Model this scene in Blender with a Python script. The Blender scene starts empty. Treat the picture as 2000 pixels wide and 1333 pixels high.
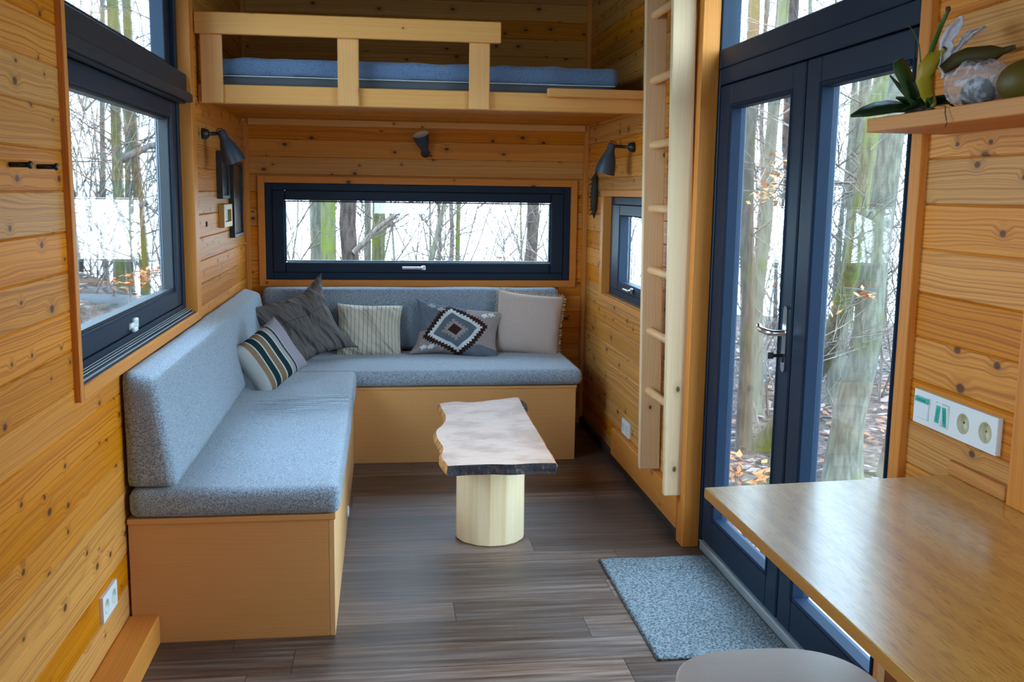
import bpy, bmesh, math, random
from mathutils import Vector, Matrix, noise
R_ = math.radians
scene = bpy.context.scene
COL = scene.collection
random.seed(7)

# ------------------------------------------------------------------ camera
cam_d = bpy.data.cameras.new('camera')
cam = bpy.data.objects.new('camera', cam_d); COL.objects.link(cam)
F_PX, YAW, PITCH, ROLL = 1932.4, R_(7.461), R_(8.534), R_(.814)
fw = Vector((math.sin(YAW)*math.cos(PITCH), math.cos(YAW)*math.cos(PITCH), -math.sin(PITCH)))
r0 = Vector((math.cos(YAW), -math.sin(YAW), 0)); u0 = r0.cross(fw)
rt = math.cos(ROLL)*r0 + math.sin(ROLL)*u0
upv = -math.sin(ROLL)*r0 + math.cos(ROLL)*u0
cam.matrix_world = Matrix(((rt.x, upv.x, -fw.x, 0), (rt.y, upv.y, -fw.y, 0), (rt.z, upv.z, -fw.z, 1.5), (0, 0, 0, 1)))
cam_d.sensor_width = 36; cam_d.lens = F_PX/2000*36; cam_d.clip_start = .05; cam_d.clip_end = 300
scene.camera = cam

# ------------------------------------------------------------------ world, exposure, lights
W = bpy.data.worlds.new('sky'); scene.world = W; W.use_nodes = True
SKY_STRENGTH = 4.2
bgn = W.node_tree.nodes['Background']
_tc = W.node_tree.nodes.new('ShaderNodeTexCoord'); _sp = W.node_tree.nodes.new('ShaderNodeSeparateXYZ')
_rp = W.node_tree.nodes.new('ShaderNodeValToRGB')
W.node_tree.links.new(_tc.outputs['Generated'], _sp.inputs[0]); W.node_tree.links.new(_sp.outputs['Z'], _rp.inputs[0])
_rp.color_ramp.elements[0].color = (.60, .84, 1.06, 1); _rp.color_ramp.elements[1].color = (.50, .76, 1.12, 1)
W.node_tree.links.new(_rp.outputs[0], bgn.inputs['Color'])
bgn.inputs['Strength'].default_value = SKY_STRENGTH
vs = scene.view_settings
vs.view_transform = 'Standard'; vs.look = 'None'; vs.exposure = 1.78; vs.gamma = 1.0; vs.use_curve_mapping = False
scene.cycles.use_denoising = True
scene.cycles.max_bounces = 10; scene.cycles.diffuse_bounces = 3; scene.cycles.glossy_bounces = 4
scene.cycles.transparent_max_bounces = 16; scene.cycles.sample_clamp_indirect = 8
scene.cycles.caustics_reflective = False; scene.cycles.caustics_refractive = False

def portal(name, loc, sx, sy, direction):
    l = bpy.data.lights.new(name, 'AREA'); l.shape = 'RECTANGLE'; l.size = sx; l.size_y = sy
    l.cycles.is_portal = True
    o = bpy.data.objects.new(name, l); COL.objects.link(o); o.location = loc
    o.rotation_euler = Vector(direction).to_track_quat('-Z', 'Y').to_euler()
portal('portal_door', (1.50, 3.15, 1.35), 2.8, 1.8, (-1, 0, 0))
portal('portal_left', (-1.03, 3.68, 1.8), 1.8, 1.8, (1, 0, 0))
portal('portal_back', (.23, 6.42, 1.25), 1.9, .5, (0, -1, 0))
portal('portal_small', (1.46, 5.2, 1.2), .6, .95, (-1, 0, 0))
portal('portal_fill_side', (-1.03, -.1, 1.58), 1.15, 1.7, (1, 0, 0))  # serves the unseen side window added for fill
portal('portal_rear', (.25, -2.05, 1.55), 1., 1., (0, 1, 0))

# ------------------------------------------------------------------ constants of the room
XL, XR, YB, YF, ZC = -.838, 1.294, 6.289, -1.9, 2.80

# ------------------------------------------------------------------ helpers: node materials
class NT:
    def __init__(s, name, rough=.5, spec=.5):
        s.m = bpy.data.materials.new(name); s.m.use_nodes = True
        s.t = s.m.node_tree; s.b = s.t.nodes['Principled BSDF']
        s.set('Roughness', rough); s.set('Specular IOR Level', spec)
    def put(s, inp, v):
        if isinstance(v, bpy.types.NodeSocket): s.t.links.new(v, inp)
        elif isinstance(v, (tuple, list)):
            inp.default_value = tuple(v)+(1,) if (len(v) == 3 and inp.type == 'RGBA') else tuple(v)
        else: inp.default_value = v
    def set(s, k, v): s.put(s.b.inputs[k], v)
    def n(s, typ, ins=None, **props):
        nd = s.t.nodes.new('ShaderNode'+typ)
        for k, v in props.items(): setattr(nd, k, v)
        for k, v in (ins or {}).items(): s.put(nd.inputs[k], v)
        return nd
    def m_(s, op, a, b=0.0, c=0.0, clamp=False):
        nd = s.n('Math', {0: a, 1: b, 2: c}, operation=op); nd.use_clamp = clamp
        return nd.outputs[0]
    def mix(s, f, a, b, mode='MIX'):
        nd = s.n('Mix', data_type='RGBA', blend_type=mode)
        s.put(nd.inputs[0], f); s.put(nd.inputs[6], a); s.put(nd.inputs[7], b)
        return nd.outputs[2]
    def sep(s, which='Object'):
        tc = s.n('TexCoord')
        nd = s.n('SeparateXYZ', {0: tc.outputs[which]})
        return nd.outputs[0], nd.outputs[1], nd.outputs[2]
    def comb(s, a, b, c): return s.n('CombineXYZ', {0: a, 1: b, 2: c}).outputs[0]
    def noise(s, vec, scale=5., detail=2., rough=.5, out=0):
        return s.n('TexNoise', {'Vector': vec, 'Scale': scale, 'Detail': detail, 'Roughness': rough}).outputs[out]
    def ramp(s, f, stops):
        nd = s.n('ValToRGB', {0: f}); e = nd.color_ramp.elements
        while len(e) < len(stops): e.new(.5)
        for x, (p, c) in zip(e, stops): x.position = p; x.color = tuple(c)+(1,)
        return nd.outputs[0]
    def smooth(s, v, lo, hi):   # 0 below lo, 1 above hi
        nd = s.n('MapRange', {0: v, 1: lo, 2: hi, 3: 0., 4: 1.}, interpolation_type='SMOOTHSTEP')
        return nd.outputs[0]
    def bump(s, h, strength=.3, dist=.002):
        nd = s.n('Bump', {'Height': h, 'Strength': strength, 'Distance': dist}); s.put(s.b.inputs['Normal'], nd.outputs[0])

def flat(name, col, rough=.5, metal=0., spec=.5, bump=0., scale=300):
    M = NT(name, rough, spec); M.set('Metallic', metal)
    v = M.n('TexCoord').outputs['Object']
    f = M.noise(v, 6, 3)
    c2 = tuple(min(1, x*1.12) for x in col)
    M.set('Base Color', M.mix(f, tuple(x*.9 for x in col), c2))
    if bump: M.bump(M.noise(v, scale, 2), bump, .001)
    return M.m

def pine(name, along, across, z0=None, pitch=.1065, dark=(.48, .145, .014), light=(.73, .280, .038),
         knots=.45, rough=.5, seed=0., vary=.24, grain=1.0, kr=1.0):
    M = NT(name, rough, .22)
    ax = M.sep(); L, H = ax[along], ax[across]; O = ax[3-along-across]
    if z0 is not None:
        idx = M.m_('FLOOR', M.m_('DIVIDE', M.m_('SUBTRACT', H, z0), pitch))
        rnd = M.n('TexWhiteNoise', {1: M.m_('ADD', idx, 3.7+seed)}, noise_dimensions='1D').outputs[0]
        rnd2 = M.n('TexWhiteNoise', {1: M.m_('ADD', idx, 91.3+seed)}, noise_dimensions='1D').outputs[0]
    else:
        rnd = .37+seed; rnd2 = .5
    ll = M.m_('ADD', L, M.m_('MULTIPLY', rnd, 17.3)) if z0 is not None else M.m_('ADD', L, seed)
    hh = M.m_('ADD', H, M.m_('MULTIPLY', rnd, 5.1)) if z0 is not None else M.m_('ADD', H, seed*.3)
    # knots
    kv = M.comb(M.m_('MULTIPLY', ll, 6.), M.m_('MULTIPLY', M.m_('ADD', hh, O), 9.), 0.)
    vo = M.n('TexVoronoi', {'Vector': kv, 'Scale': 1., 'Randomness': .9}, voronoi_dimensions='2D')
    vs_ = M.n('SeparateColor', {0: vo.outputs['Color']})
    has = M.m_('LESS_THAN', vs_.outputs[0], knots)
    size = M.m_('MULTIPLY_ADD', vs_.outputs[1], .065*kr, .035*kr)
    d = vo.outputs['Distance']
    km = M.m_('MULTIPLY', M.m_('SUBTRACT', 1., M.smooth(M.m_('DIVIDE', d, size), .6, 1.25)), has)
    halo = M.m_('MULTIPLY', M.m_('SUBTRACT', 1., M.smooth(M.m_('DIVIDE', d, size), .8, 4.0)), has)
    # grain
    warp = M.noise(M.comb(M.m_('MULTIPLY', ll, 1.6), M.m_('MULTIPLY', hh, 9.), M.m_('MULTIPLY', O, 9.)), 1., 2.)
    g = M.m_('ADD', M.m_('ADD', hh, O), M.m_('MULTIPLY_ADD', warp, .055, M.m_('MULTIPLY', halo, .012)))
    rings = M.n('TexNoise', {'Vector': M.comb(M.m_('MULTIPLY', ll, .35), M.m_('MULTIPLY', g, 175.), 0.), 'Scale': 1., 'Detail': 2., 'Roughness': .45}).outputs[0]
    fine = M.noise(M.comb(M.m_('MULTIPLY', ll, 9.), M.m_('MULTIPLY', hh, 420.), M.m_('MULTIPLY', O, 420.)), 1., 2.)
    gr = M.smooth(rings, .40, .68)
    gr = M.m_('MULTIPLY', gr, grain*.75)
    c = M.mix(gr, light, dark)
    c = M.mix(M.m_('MULTIPLY', M.smooth(fine, .35, .75), .18), c, dark)
    c = M.mix(M.m_('MULTIPLY', halo, .35), c, tuple(x*.75 for x in dark))
    c = M.mix(M.m_('MULTIPLY', km, .9), c, (.085, .028, .010))
    if z0 is not None:
        hs = M.n('HueSaturation', {'Hue': M.m_('MULTIPLY_ADD', rnd2, .014, .493), 'Saturation': M.m_('MULTIPLY_ADD', rnd2, -.14, 1.06),
                                   'Value': M.m_('MULTIPLY_ADD', rnd, vary, 1-vary/2), 'Color': c})
        c = hs.outputs[0]
    M.set('Base Color', c)
    M.bump(M.m_('ADD', rings, M.m_('MULTIPLY', fine, .5)), .12, .0012)
    return M.m

def fabric(name, c1, c2, scale=420., rough=.95, sheen=.3, bump=.5):
    M = NT(name, rough, .15)
    v = M.n('TexCoord').outputs['Object']
    f = M.noise(v, scale, 2., .7)
    g = M.noise(v, scale*.35, 2., .6)
    c = M.mix(M.smooth(f, .38, .62), c1, c2)
    c = M.mix(M.m_('MULTIPLY', M.smooth(g, .55, .7), .35), c, tuple(x*.55 for x in c1))
    M.set('Base Color', c); M.bump(f, bump, .0015)
    M.set('Sheen Weight', sheen)
    return M.m

MAT = {}
Z0 = 1.486 - .1065*20
MAT['wall_side'] = pine('pine_side_wall', 1, 2, Z0, seed=1., grain=1.25, knots=.55)
MAT['wall_side_r'] = pine('pine_side_wall_r', 1, 2, Z0, seed=33., grain=1.35, knots=.55, kr=1.15)
MAT['wall_end'] = pine('pine_end_wall', 0, 2, Z0, seed=2., knots=.6)
MAT['ceil'] = pine('pine_ceiling', 1, 0, 0., seed=5., light=(.16, .07, .02), dark=(.10, .04, .01))  # unseen ceiling, coloured dark to cut bounce into the loft
MAT['soffit'] = pine('pine_soffit', 0, 1, 0., seed=6.)
MAT['trim_z'] = pine('pine_trim_upright', 2, 0, None, light=(0.739, 0.268, 0.050), dark=(0.530, 0.167, 0.023), knots=.12, grain=.5, seed=.2)
MAT['trim_zy'] = pine('pine_trim_upright_side', 2, 1, None, light=(0.715, 0.251, 0.041), dark=(0.508, 0.150, 0.020), knots=.12, grain=.55, seed=.7)
MAT['trim_y'] = pine('pine_trim_lengthwise', 1, 2, None, light=(0.739, 0.268, 0.050), dark=(0.554, 0.176, 0.023), knots=.15, grain=.5, seed=.4)
MAT['trim_x'] = pine('pine_trim_crosswise', 0, 2, None, light=(0.715, 0.251, 0.045), dark=(0.530, 0.159, 0.023), knots=.15, grain=.5, seed=.9)
MAT['ladder'] = pine('spruce_ladder', 2, 0, None, light=(.80, .55, .32), dark=(.66, .40, .19), knots=.16, grain=.5, seed=1.7)
MAT['rung'] = pine('spruce_rung', 1, 2, None, light=(0.784, 0.437, 0.200), dark=(0.627, 0.307, 0.110), knots=.0, grain=.6, seed=2.3)
MAT['rail'] = pine('spruce_rail', 0, 2, None, light=(0.806, 0.381, 0.110), dark=(0.672, 0.270, 0.055), knots=.22, grain=.45, seed=3.1, kr=.8)
MAT['post'] = pine('spruce_post', 2, 0, None, light=(0.829, 0.419, 0.150), dark=(0.694, 0.298, 0.080), knots=.2, grain=.4, seed=4.3, kr=.8)
MAT['shelf'] = pine('pine_shelf', 1, 0, None, light=(0.672, 0.270, 0.070), dark=(0.470, 0.149, 0.030), knots=.1, grain=.9, seed=5.3)
MAT['ply'] = pine('birch_plywood', 0, 2, None, light=(0.694, 0.326, 0.110), dark=(0.582, 0.251, 0.070), knots=.0, grain=.35, seed=6.1)
MAT['ply_side'] = pine('birch_plywood_side', 1, 2, None, light=(0.762, 0.409, 0.180), dark=(0.650, 0.326, 0.120), knots=.0, grain=.35, seed=6.8)
def oak_mat():
    M = NT('oak_veneer', .34, .5); x, y, z = M.sep()
    d = M.noise(M.comb(M.m_('MULTIPLY', x, 330.), M.m_('MULTIPLY', y, 22.), 0.), 1., 2., .6)
    b = M.noise(M.comb(M.m_('MULTIPLY', x, 26.), M.m_('MULTIPLY', y, 1.3), 0.), 1., 3.)
    c = M.mix(M.smooth(b, .35, .68), (.84, .46, .085), (.66, .32, .05))
    c = M.mix(M.m_('MULTIPLY', M.smooth(d, .50, .66), .55), c, (.30, .13, .02)); M.set('Base Color', c); M.bump(d, .25, .001); return M.m
MAT['oak'] = oak_mat()
_o = MAT['oak'].node_tree.nodes['Principled BSDF']; _o.inputs['Coat Weight'].default_value = 1.; _o.inputs['Coat Roughness'].default_value = .2; _o.inputs['Specular IOR Level'].default_value = .5
MAT['oak_edge'] = pine('oak_edge', 1, 2, None, light=(0.470, 0.186, 0.035), dark=(0.381, 0.140, 0.020), knots=.0, grain=.4, seed=7.9)
MAT['stool'] = pine('stool_plywood', 0, 1, None, light=(.70, .52, .42), dark=(.62, .44, .34), knots=.0, grain=.25, seed=8.4, rough=.35)
MAT['stool'].node_tree.nodes['Principled BSDF'].inputs['Specular IOR Level'].default_value = .5
MAT['dark'] = flat('anthracite_frame', (.012, .023, .043), .45, spec=.2)
MAT['bead'] = flat('glazing_bead', (.007, .015, .032), .6, spec=.12)
MAT['rubber'] = flat('black_gasket', (.008, .009, .012), .5)
MAT['alu'] = flat('brushed_aluminium', (.55, .58, .60), .32, 1.)
MAT['alu_matt'] = flat('anodised_sill', (.52, .55, .56), .4, .6)
MAT['chrome'] = flat('satin_metal', (.66, .68, .70), .22, 1.)
MAT['white'] = flat('white_plastic', (.80, .80, .78), .35)
MAT['cream'] = flat('cream_plastic', (.55, .48, .30), .4)
MAT['socket_in'] = flat('socket_well', (.60, .58, .50), .4)
MAT['black'] = flat('black_metal', (.012, .012, .014), .4)
MAT['lamp'] = flat('lamp_grey', (.035, .045, .065), .45)
MAT['lampin'] = flat('lamp_inner_white', (.75, .72, .68), .5)
MAT['cushion'] = fabric('cushion_fabric', (.14, .17, .21), (.42, .46, .51), 260.)
MAT['mat'] = fabric('door_mat_pile', (.10, .12, .135), (.46, .50, .51), 120., bump=1.)
MAT['sheet'] = fabric('blue_sheet', (.13, .20, .34), (.17, .25, .40), 160., bump=.2)
MAT['slatgrey'] = flat('grey_mattress_side', (.10, .105, .115), .8)
MAT['brass'] = flat('old_brass', (.42, .24, .07), .4, .3)
MAT['tape'] = flat('green_tape', (.02, .42, .33), .5)
MAT['leaf_dark'] = flat('strap_leaf', (.012, .032, .008), .45, spec=.3)
MAT['leaf_mid'] = flat('green_leaf', (.035, .075, .010), .5, spec=.3)
MAT['stalk'] = flat('stalk_green', (.06, .13, .015), .5)
MAT['banana'] = flat('banana_peel', (.40, .27, .012), .5, spec=.3)
MAT['banana_shaded'] = flat('shaded_banana_peel', (.07, .05, .012), .6, spec=.3)  # dark tone paints in the shade on the banana; reused for round fruit
MAT['melon'] = flat('melon_rind', (.12, .075, .008), .5, spec=.3)  # rind colour darkened to imitate shade on the shelf
MAT['brownroot'] = flat('dry_root', (.10, .06, .03), .8)
MAT['deck'] = flat('pale_paving', (.45, .50, .52), .8, bump=.3)
MAT['inkink'] = flat('ink', (.01, .03, .03), .6)
MAT['shutter'] = flat('shutter_box', (.022, .024, .032), .5, spec=.3)

def knotty_wood_dark():
    M = NT('plinth_dark', .6)
    v = M.n('TexCoord').outputs['Object']
    M.set('Base Color', M.mix(M.noise(v, 30, 2), (.030, .016, .012), (.055, .030, .024)))
    return M.m
MAT['plinth'] = knotty_wood_dark()

def glass_mat():
    M = NT('window_glass'); t = M.t
    tr = M.n('BsdfTransparent', {'Color': (.93, .96, .95)}); gl = M.n('BsdfGlossy', {'Color': (1., 1., 1.), 'Roughness': 0.})
    lw = M.n('LayerWeight', {'Blend': .5})
    f = M.m_('MULTIPLY_ADD', M.m_('POWER', lw.outputs['Facing'], 4.), .8, .045, clamp=True)
    mx = M.n('MixShader', {0: f}); t.links.new(tr.outputs[0], mx.inputs[1]); t.links.new(gl.outputs[0], mx.inputs[2])
    out = [n for n in t.nodes if n.type == 'OUTPUT_MATERIAL'][0]; t.links.new(mx.outputs[0], out.inputs[0])
    t.nodes.remove(M.b); return M.m
MAT['glass'] = glass_mat()
def film_mat():
    M = NT('thin_plastic_bag', .25, .6)
    v = M.n('TexCoord').outputs['Object']
    f = M.noise(v, 60, 3)
    M.set('Base Color', (.82, .85, .95)); M.set('Alpha', M.m_('MULTIPLY_ADD', M.smooth(f, .40, .72), .55, .16)); M.bump(f, .8, .004)
    return M.m
MAT['film'] = film_mat()
def film_dense():
    M = NT('gathered_plastic', .3, .6)
    v = M.n('TexCoord').outputs['Object']; f = M.noise(v, 90, 3)
    M.set('Base Color', (.80, .82, .92)); M.set('Alpha', M.m_('MULTIPLY_ADD', f, .3, .68)); M.bump(f, 1., .004)
    return M.m
MAT['film2'] = film_dense()

def floor_mat():
    M = NT('laminate_floor', .36, .4)
    x, y, z = M.sep()
    row = M.m_('FLOOR', M.m_('DIVIDE', y, .165))
    rr = M.n('TexWhiteNoise', {1: M.m_('ADD', row, 5.)}, noise_dimensions='1D').outputs[0]
    xs = M.m_('DIVIDE', M.m_('ADD', x, M.m_('MULTIPLY', rr, 1.2)), 1.2)
    cell = M.m_('FLOOR', xs)
    rc = M.n('TexWhiteNoise', {'Vector': M.comb(cell, row, 0.)}, noise_dimensions='3D').outputs[0]
    fy = M.m_('FRACT', M.m_('DIVIDE', y, .165)); fx = M.m_('FRACT', xs)
    seam = M.m_('MAXIMUM', M.m_('LESS_THAN', fy, .018), M.m_('LESS_THAN', fx, .0028))
    v = M.comb(M.m_('ADD', M.m_('MULTIPLY', x, 2.2), M.m_('MULTIPLY', rc, 30.)), M.m_('MULTIPLY', y, 45.), rc)
    g = M.noise(v, 1., 5., .62)
    big = M.noise(M.comb(M.m_('MULTIPLY', x, 1.6), M.m_('MULTIPLY', y, 6.), rc), 1., 2.)
    c = M.ramp(g, [(.28, (.050, .025, .015)), (.5, (.125, .069, .045)), (.72, (.23, .15, .11))])
    hs = M.n('HueSaturation', {'Saturation': M.m_('MULTIPLY_ADD', big, -.7, 1.25), 'Value': M.m_('MULTIPLY_ADD', rc, .8, .68), 'Color': c})
    c = M.mix(M.m_('MULTIPLY', seam, .75), hs.outputs[0], (.02, .013, .01))
    M.set('Base Color', c)
    M.set('Roughness', M.m_('MULTIPLY_ADD', g, .25, .30))
    M.bump(M.m_('SUBTRACT', g, M.m_('MULTIPLY', seam, 1.5)), .15, .001)
    return M.m
MAT['floor'] = floor_mat()

def bark(name, c1, c2, moss, moss_amt=.5, scale=1.):
    M = NT(name, .9, .2)
    x, y, z = M.sep()
    v = M.comb(M.m_('MULTIPLY', x, 30*scale), M.m_('MULTIPLY', y, 30*scale), M.m_('MULTIPLY', z, 7*scale))
    g = M.noise(v, 1., 4., .6)
    w = M.n('TexCoord').outputs['Object']
    ms = M.smooth(M.noise(w, 2.2, 4., .6), .62-moss_amt*.35, .82-moss_amt*.3)
    c = M.mix(M.smooth(g, .35, .65), c1, c2)
    c = M.mix(ms, c, moss); M.set('Base Color', c); M.bump(g, .6, .02)
    return M.m
MAT['bark_green'] = bark('mossy_bark', (.080, .070, .035), (.135, .120, .065), (.105, .125, .015), .5)
MAT['bark_grey'] = bark('grey_bark', (.085, .075, .055), (.150, .132, .095), (.090, .100, .025), .3)
MAT['bark_dark'] = bark('dark_bark', (.04, .028, .024), (.10, .070, .055), (.06, .06, .03), .15)
MAT['bark_brown'] = bark('brown_bark', (.075, .055, .038), (.120, .090, .062), (.090, .095, .03), .3)
MAT['twig'] = bark('twig_bark', (.12, .09, .072), (.22, .17, .14), (.14, .13, .07), .2)
MAT['leafdead'] = flat('dry_beech_leaf', (.45, .17, .05), .8)
MAT['litter1'] = flat('fallen_leaf_pale', (.24, .155, .125), .8)
MAT['litter2'] = flat('fallen_leaf_rust', (.25, .09, .035), .8)
MAT['log'] = flat('fallen_log', (.09, .085, .085), .9, bump=.6, scale=30)
def ground_mat():
    M = NT('woodland_floor', .95, .1)
    v = M.n('TexCoord').outputs['Object']
    a = M.noise(v, 14, 4, .65); b = M.noise(v, 1.2, 3)
    c = M.ramp(a, [(.3, (.03, .02, .016)), (.5, (.10, .065, .05)), (.68, (.20, .13, .11))])
    c = M.mix(M.smooth(b, .5, .7), c, (.09, .085, .06)); M.set('Base Color', c); M.bump(a, .8, .05)
    return M.m
MAT['ground'] = ground_mat()

# ------------------------------------------------------------------ helpers: objects
def obj(name, bm, mat, parent=None, loc=(0, 0, 0), smooth=False, mats=None):
    me = bpy.data.meshes.new(name); bm.to_mesh(me); bm.free()
    for m in (mats or [mat]): me.materials.append(m)
    if smooth:
        for p in me.polygons: p.use_smooth = True
    o = bpy.data.objects.new(name, me); COL.objects.link(o); o.location = loc
    if parent is not None: o.parent = parent
    return o
def tag(o, label=None, cat=None, group=None, kind=None):
    if label: o['label'] = label
    if cat: o['category'] = cat
    if group: o['group'] = group
    if kind: o['kind'] = kind
    return o
def empty(name, loc=(0, 0, 0), rot=(0, 0, 0)):
    o = bpy.data.objects.new(name, None); COL.objects.link(o); o.location = loc; o.rotation_euler = rot
    o.empty_display_size = .05
    return o
def struct(name, bm, mat, parent=None, **k):
    o = obj(name, bm, mat, parent, **k)
    if parent is None: o['kind'] = 'structure'
    return o
def box(bm, x0, x1, y0, y1, z0, z1, bev=0., seg=1):
    t = bmesh.new()
    bmesh.ops.create_cube(t, size=1)
    bmesh.ops.scale(t, vec=(abs(x1-x0), abs(y1-y0), abs(z1-z0)), verts=t.verts)
    bmesh.ops.translate(t, vec=((x0+x1)/2, (y0+y1)/2, (z0+z1)/2), verts=t.verts)
    if bev: bmesh.ops.bevel(t, geom=t.edges[:], offset=bev, segments=seg, profile=.5, affect='EDGES')
    merge(bm, t); return bm
def merge(bm, t, mat=None):
    vm = {}
    for v in t.verts: vm[v] = bm.verts.new(v.co)
    for f in t.faces:
        nf = bm.faces.new([vm[v] for v in f.verts]); nf.material_index = f.material_index; nf.smooth = f.smooth
    t.free()
def B(*a, **k):
    bm = bmesh.new(); box(bm, *a, **k); return bm
def ring_frame(bm, ax, d0, d1, a0, a1, b0, b1, w, bev=.002, wb=None, wt=None, wl=None, wr=None):
    """rectangular frame in the plane across axis ax ('x': a=y b=z, 'y': a=x b=z); w = member width"""
    wb = w if wb is None else wb; wt = w if wt is None else wt; wl = w if wl is None else wl; wr = w if wr is None else wr
    def bb(p0, p1, q0, q1):
        if ax == 'x': box(bm, d0, d1, p0, p1, q0, q1, bev)
        else: box(bm, p0, p1, d0, d1, q0, q1, bev)
    bb(a0, a0+wl, b0, b1); bb(a1-wr, a1, b0, b1); bb(a0+wl, a1-wr, b0, b0+wb); bb(a0+wl, a1-wr, b1-wt, b1)
    return bm
def tube(bm, pts, radii, n=8, cap=True):
    pts = [Vector(p) for p in pts]; rings = []
    if not isinstance(radii, (list, tuple)): radii = [radii]*len(pts)
    ref = Vector((.13, .21, 1)).normalized()
    for i, p in enumerate(pts):
        d = (pts[min(i+1, len(pts)-1)] - pts[max(i-1, 0)]).normalized()
        a = d.cross(ref)
        if a.length < .05: a = d.cross(Vector((1, 0, 0)))
        a.normalize(); b = d.cross(a).normalized()
        rings.append([bm.verts.new(p + (a*math.cos(2*math.pi*k/n) + b*math.sin(2*math.pi*k/n))*radii[i]) for k in range(n)])
    for i in range(len(rings)-1):
        for k in range(n):
            f = bm.faces.new((rings[i][k], rings[i][(k+1) % n], rings[i+1][(k+1) % n], rings[i+1][k])); f.smooth = True
    if cap:
        bm.faces.new(rings[0]); bm.faces.new(rings[-1][::-1])
    return bm
def lathe(bm, prof, n=24, mtx=Matrix(), close=True):
    rings = []
    for r, z in prof:
        rings.append([bm.verts.new(mtx @ Vector((r*math.cos(2*math.pi*k/n), r*math.sin(2*math.pi*k/n), z))) for k in range(n)])
    for i in range(len(rings)-1):
        for k in range(n):
            f = bm.faces.new((rings[i][k], rings[i][(k+1) % n], rings[i+1][(k+1) % n], rings[i+1][k])); f.smooth = True
    if close:
        if prof[0][0] > 1e-5: bm.faces.new(rings[0][::-1])
        if prof[-1][0] > 1e-5: bm.faces.new(rings[-1])
    return bm
def extrude_poly(bm, pts, z0, z1, bev=0., side_mat=0):
    t = bmesh.new()
    vs0 = [t.verts.new((x, y, z0)) for x, y in pts]; f = t.faces.new(vs0)
    r = bmesh.ops.extrude_face_region(t, geom=[f])
    bmesh.ops.translate(t, vec=(0, 0, z1-z0), verts=[v for v in r['geom'] if isinstance(v, bmesh.types.BMVert)])
    bmesh.ops.recalc_face_normals(t, faces=t.faces)
    if bev: bmesh.ops.bevel(t, geom=[e for e in t.edges], offset=bev, segments=2, profile=.5, affect='EDGES')
    merge(bm, t); return bm
def leaf_strip(bm, pts, widths, side, thick=.0012, fold=.25):
    """a long leaf: centre line pts, half widths, sideways vector"""
    side = Vector(side).normalized(); rows = []
    for i, p in enumerate(pts):
        p = Vector(p); d = (Vector(pts[min(i+1, len(pts)-1)]) - Vector(pts[max(i-1, 0)])).normalized()
        nrm = d.cross(side).normalized(); w = widths[i]
        top = [p - side*w + nrm*w*fold, p, p + side*w + nrm*w*fold]
        rows.append([bm.verts.new(q + nrm*thick) for q in top] + [bm.verts.new(q - nrm*thick) for q in reversed(top)])
    for i in range(len(rows)-1):
        for k in range(6):
            f = bm.faces.new((rows[i][k], rows[i][(k+1) % 6], rows[i+1][(k+1) % 6], rows[i+1][k])); f.smooth = True
    bm.faces.new(rows[0][::-1]); bm.faces.new(rows[-1])
    return bm

# ------------------------------------------------------------------ wall with real V-grooves and openings
def plank_wall(name, ax, d, out, a0, a1, z0, z1, holes, mat, pitch=.1065, g=.0045, gw=.0035, thick=.11):
    """ax 'x': wall in plane x=d running along y; ax 'y': plane y=d running along x. out = +1/-1 outward direction"""
    bm = bmesh.new()
    def P(a, z, dep):
        return (d+out*dep, a, z) if ax == 'x' else (a, d+out*dep, z)
    n = int((z1-z0)/pitch)+2; k0 = math.floor((z0-Z0)/pitch)
    hz = sorted({h[2] for h in holes} | {h[3] for h in holes})
    for k in range(k0, k0+n+1):
        zb, zt = Z0+k*pitch, Z0+(k+1)*pitch
        prof = [(zb, g), (zb+gw, 0), (zt-gw, 0), (zt, g)]
        zs = []
        for i in range(3):
            (p, pd), (q, qd) = prof[i], prof[i+1]
            cuts = [p]+[h for h in hz if p < h < q]+[q]
            for c, e in zip(cuts, cuts[1:]):
                f = lambda t: pd+(qd-pd)*(t-p)/(q-p)
                zs.append((c, f(c), e, f(e)))
        for c, cd, e, ed in zs:
            if e <= z0 or c >= z1: continue
            c_, e_ = max(c, z0), min(e, z1)
            mid = (c_+e_)/2; segs = [(a0, a1)]
            for h in holes:
                if h[2] < mid < h[3]:
                    ns = []
                    for s, t in segs:
                        if h[0] > s: ns.append((s, min(t, h[0])))
                        if h[1] < t: ns.append((max(s, h[1]), t))
                        if h[0] >= t or h[1] <= s: ns = ns
                    segs = [q for q in ns if q[1]-q[0] > 1e-4]
            for s, t in segs:
                bm.faces.new([bm.verts.new(P(s, c_, cd)), bm.verts.new(P(t, c_, cd)), bm.verts.new(P(t, e_, ed)), bm.verts.new(P(s, e_, ed))])
    # outer skin and body behind the planks
    cuts_a = sorted({a0, a1} | {h[0] for h in holes} | {h[1] for h in holes}); cuts_z = sorted({z0, z1} | {h[2] for h in holes} | {h[3] for h in holes})
    cuts_a = [c for c in cuts_a if a0 <= c <= a1]; cuts_z = [c for c in cuts_z if z0 <= c <= z1]
    for s, t in zip(cuts_a, cuts_a[1:]):
        for c, e in zip(cuts_z, cuts_z[1:]):
            m, n_ = (s+t)/2, (c+e)/2
            if any(h[0] < m < h[1] and h[2] < n_ < h[3] for h in holes): continue
            q0, q1 = sorted((d+out*(g+.001), d+out*thick))
            if ax == 'x': box(bm, q0, q1, s, t, c, e)
            else: box(bm, s, t, q0, q1, c, e)
    return struct(name, bm, mat)

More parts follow.
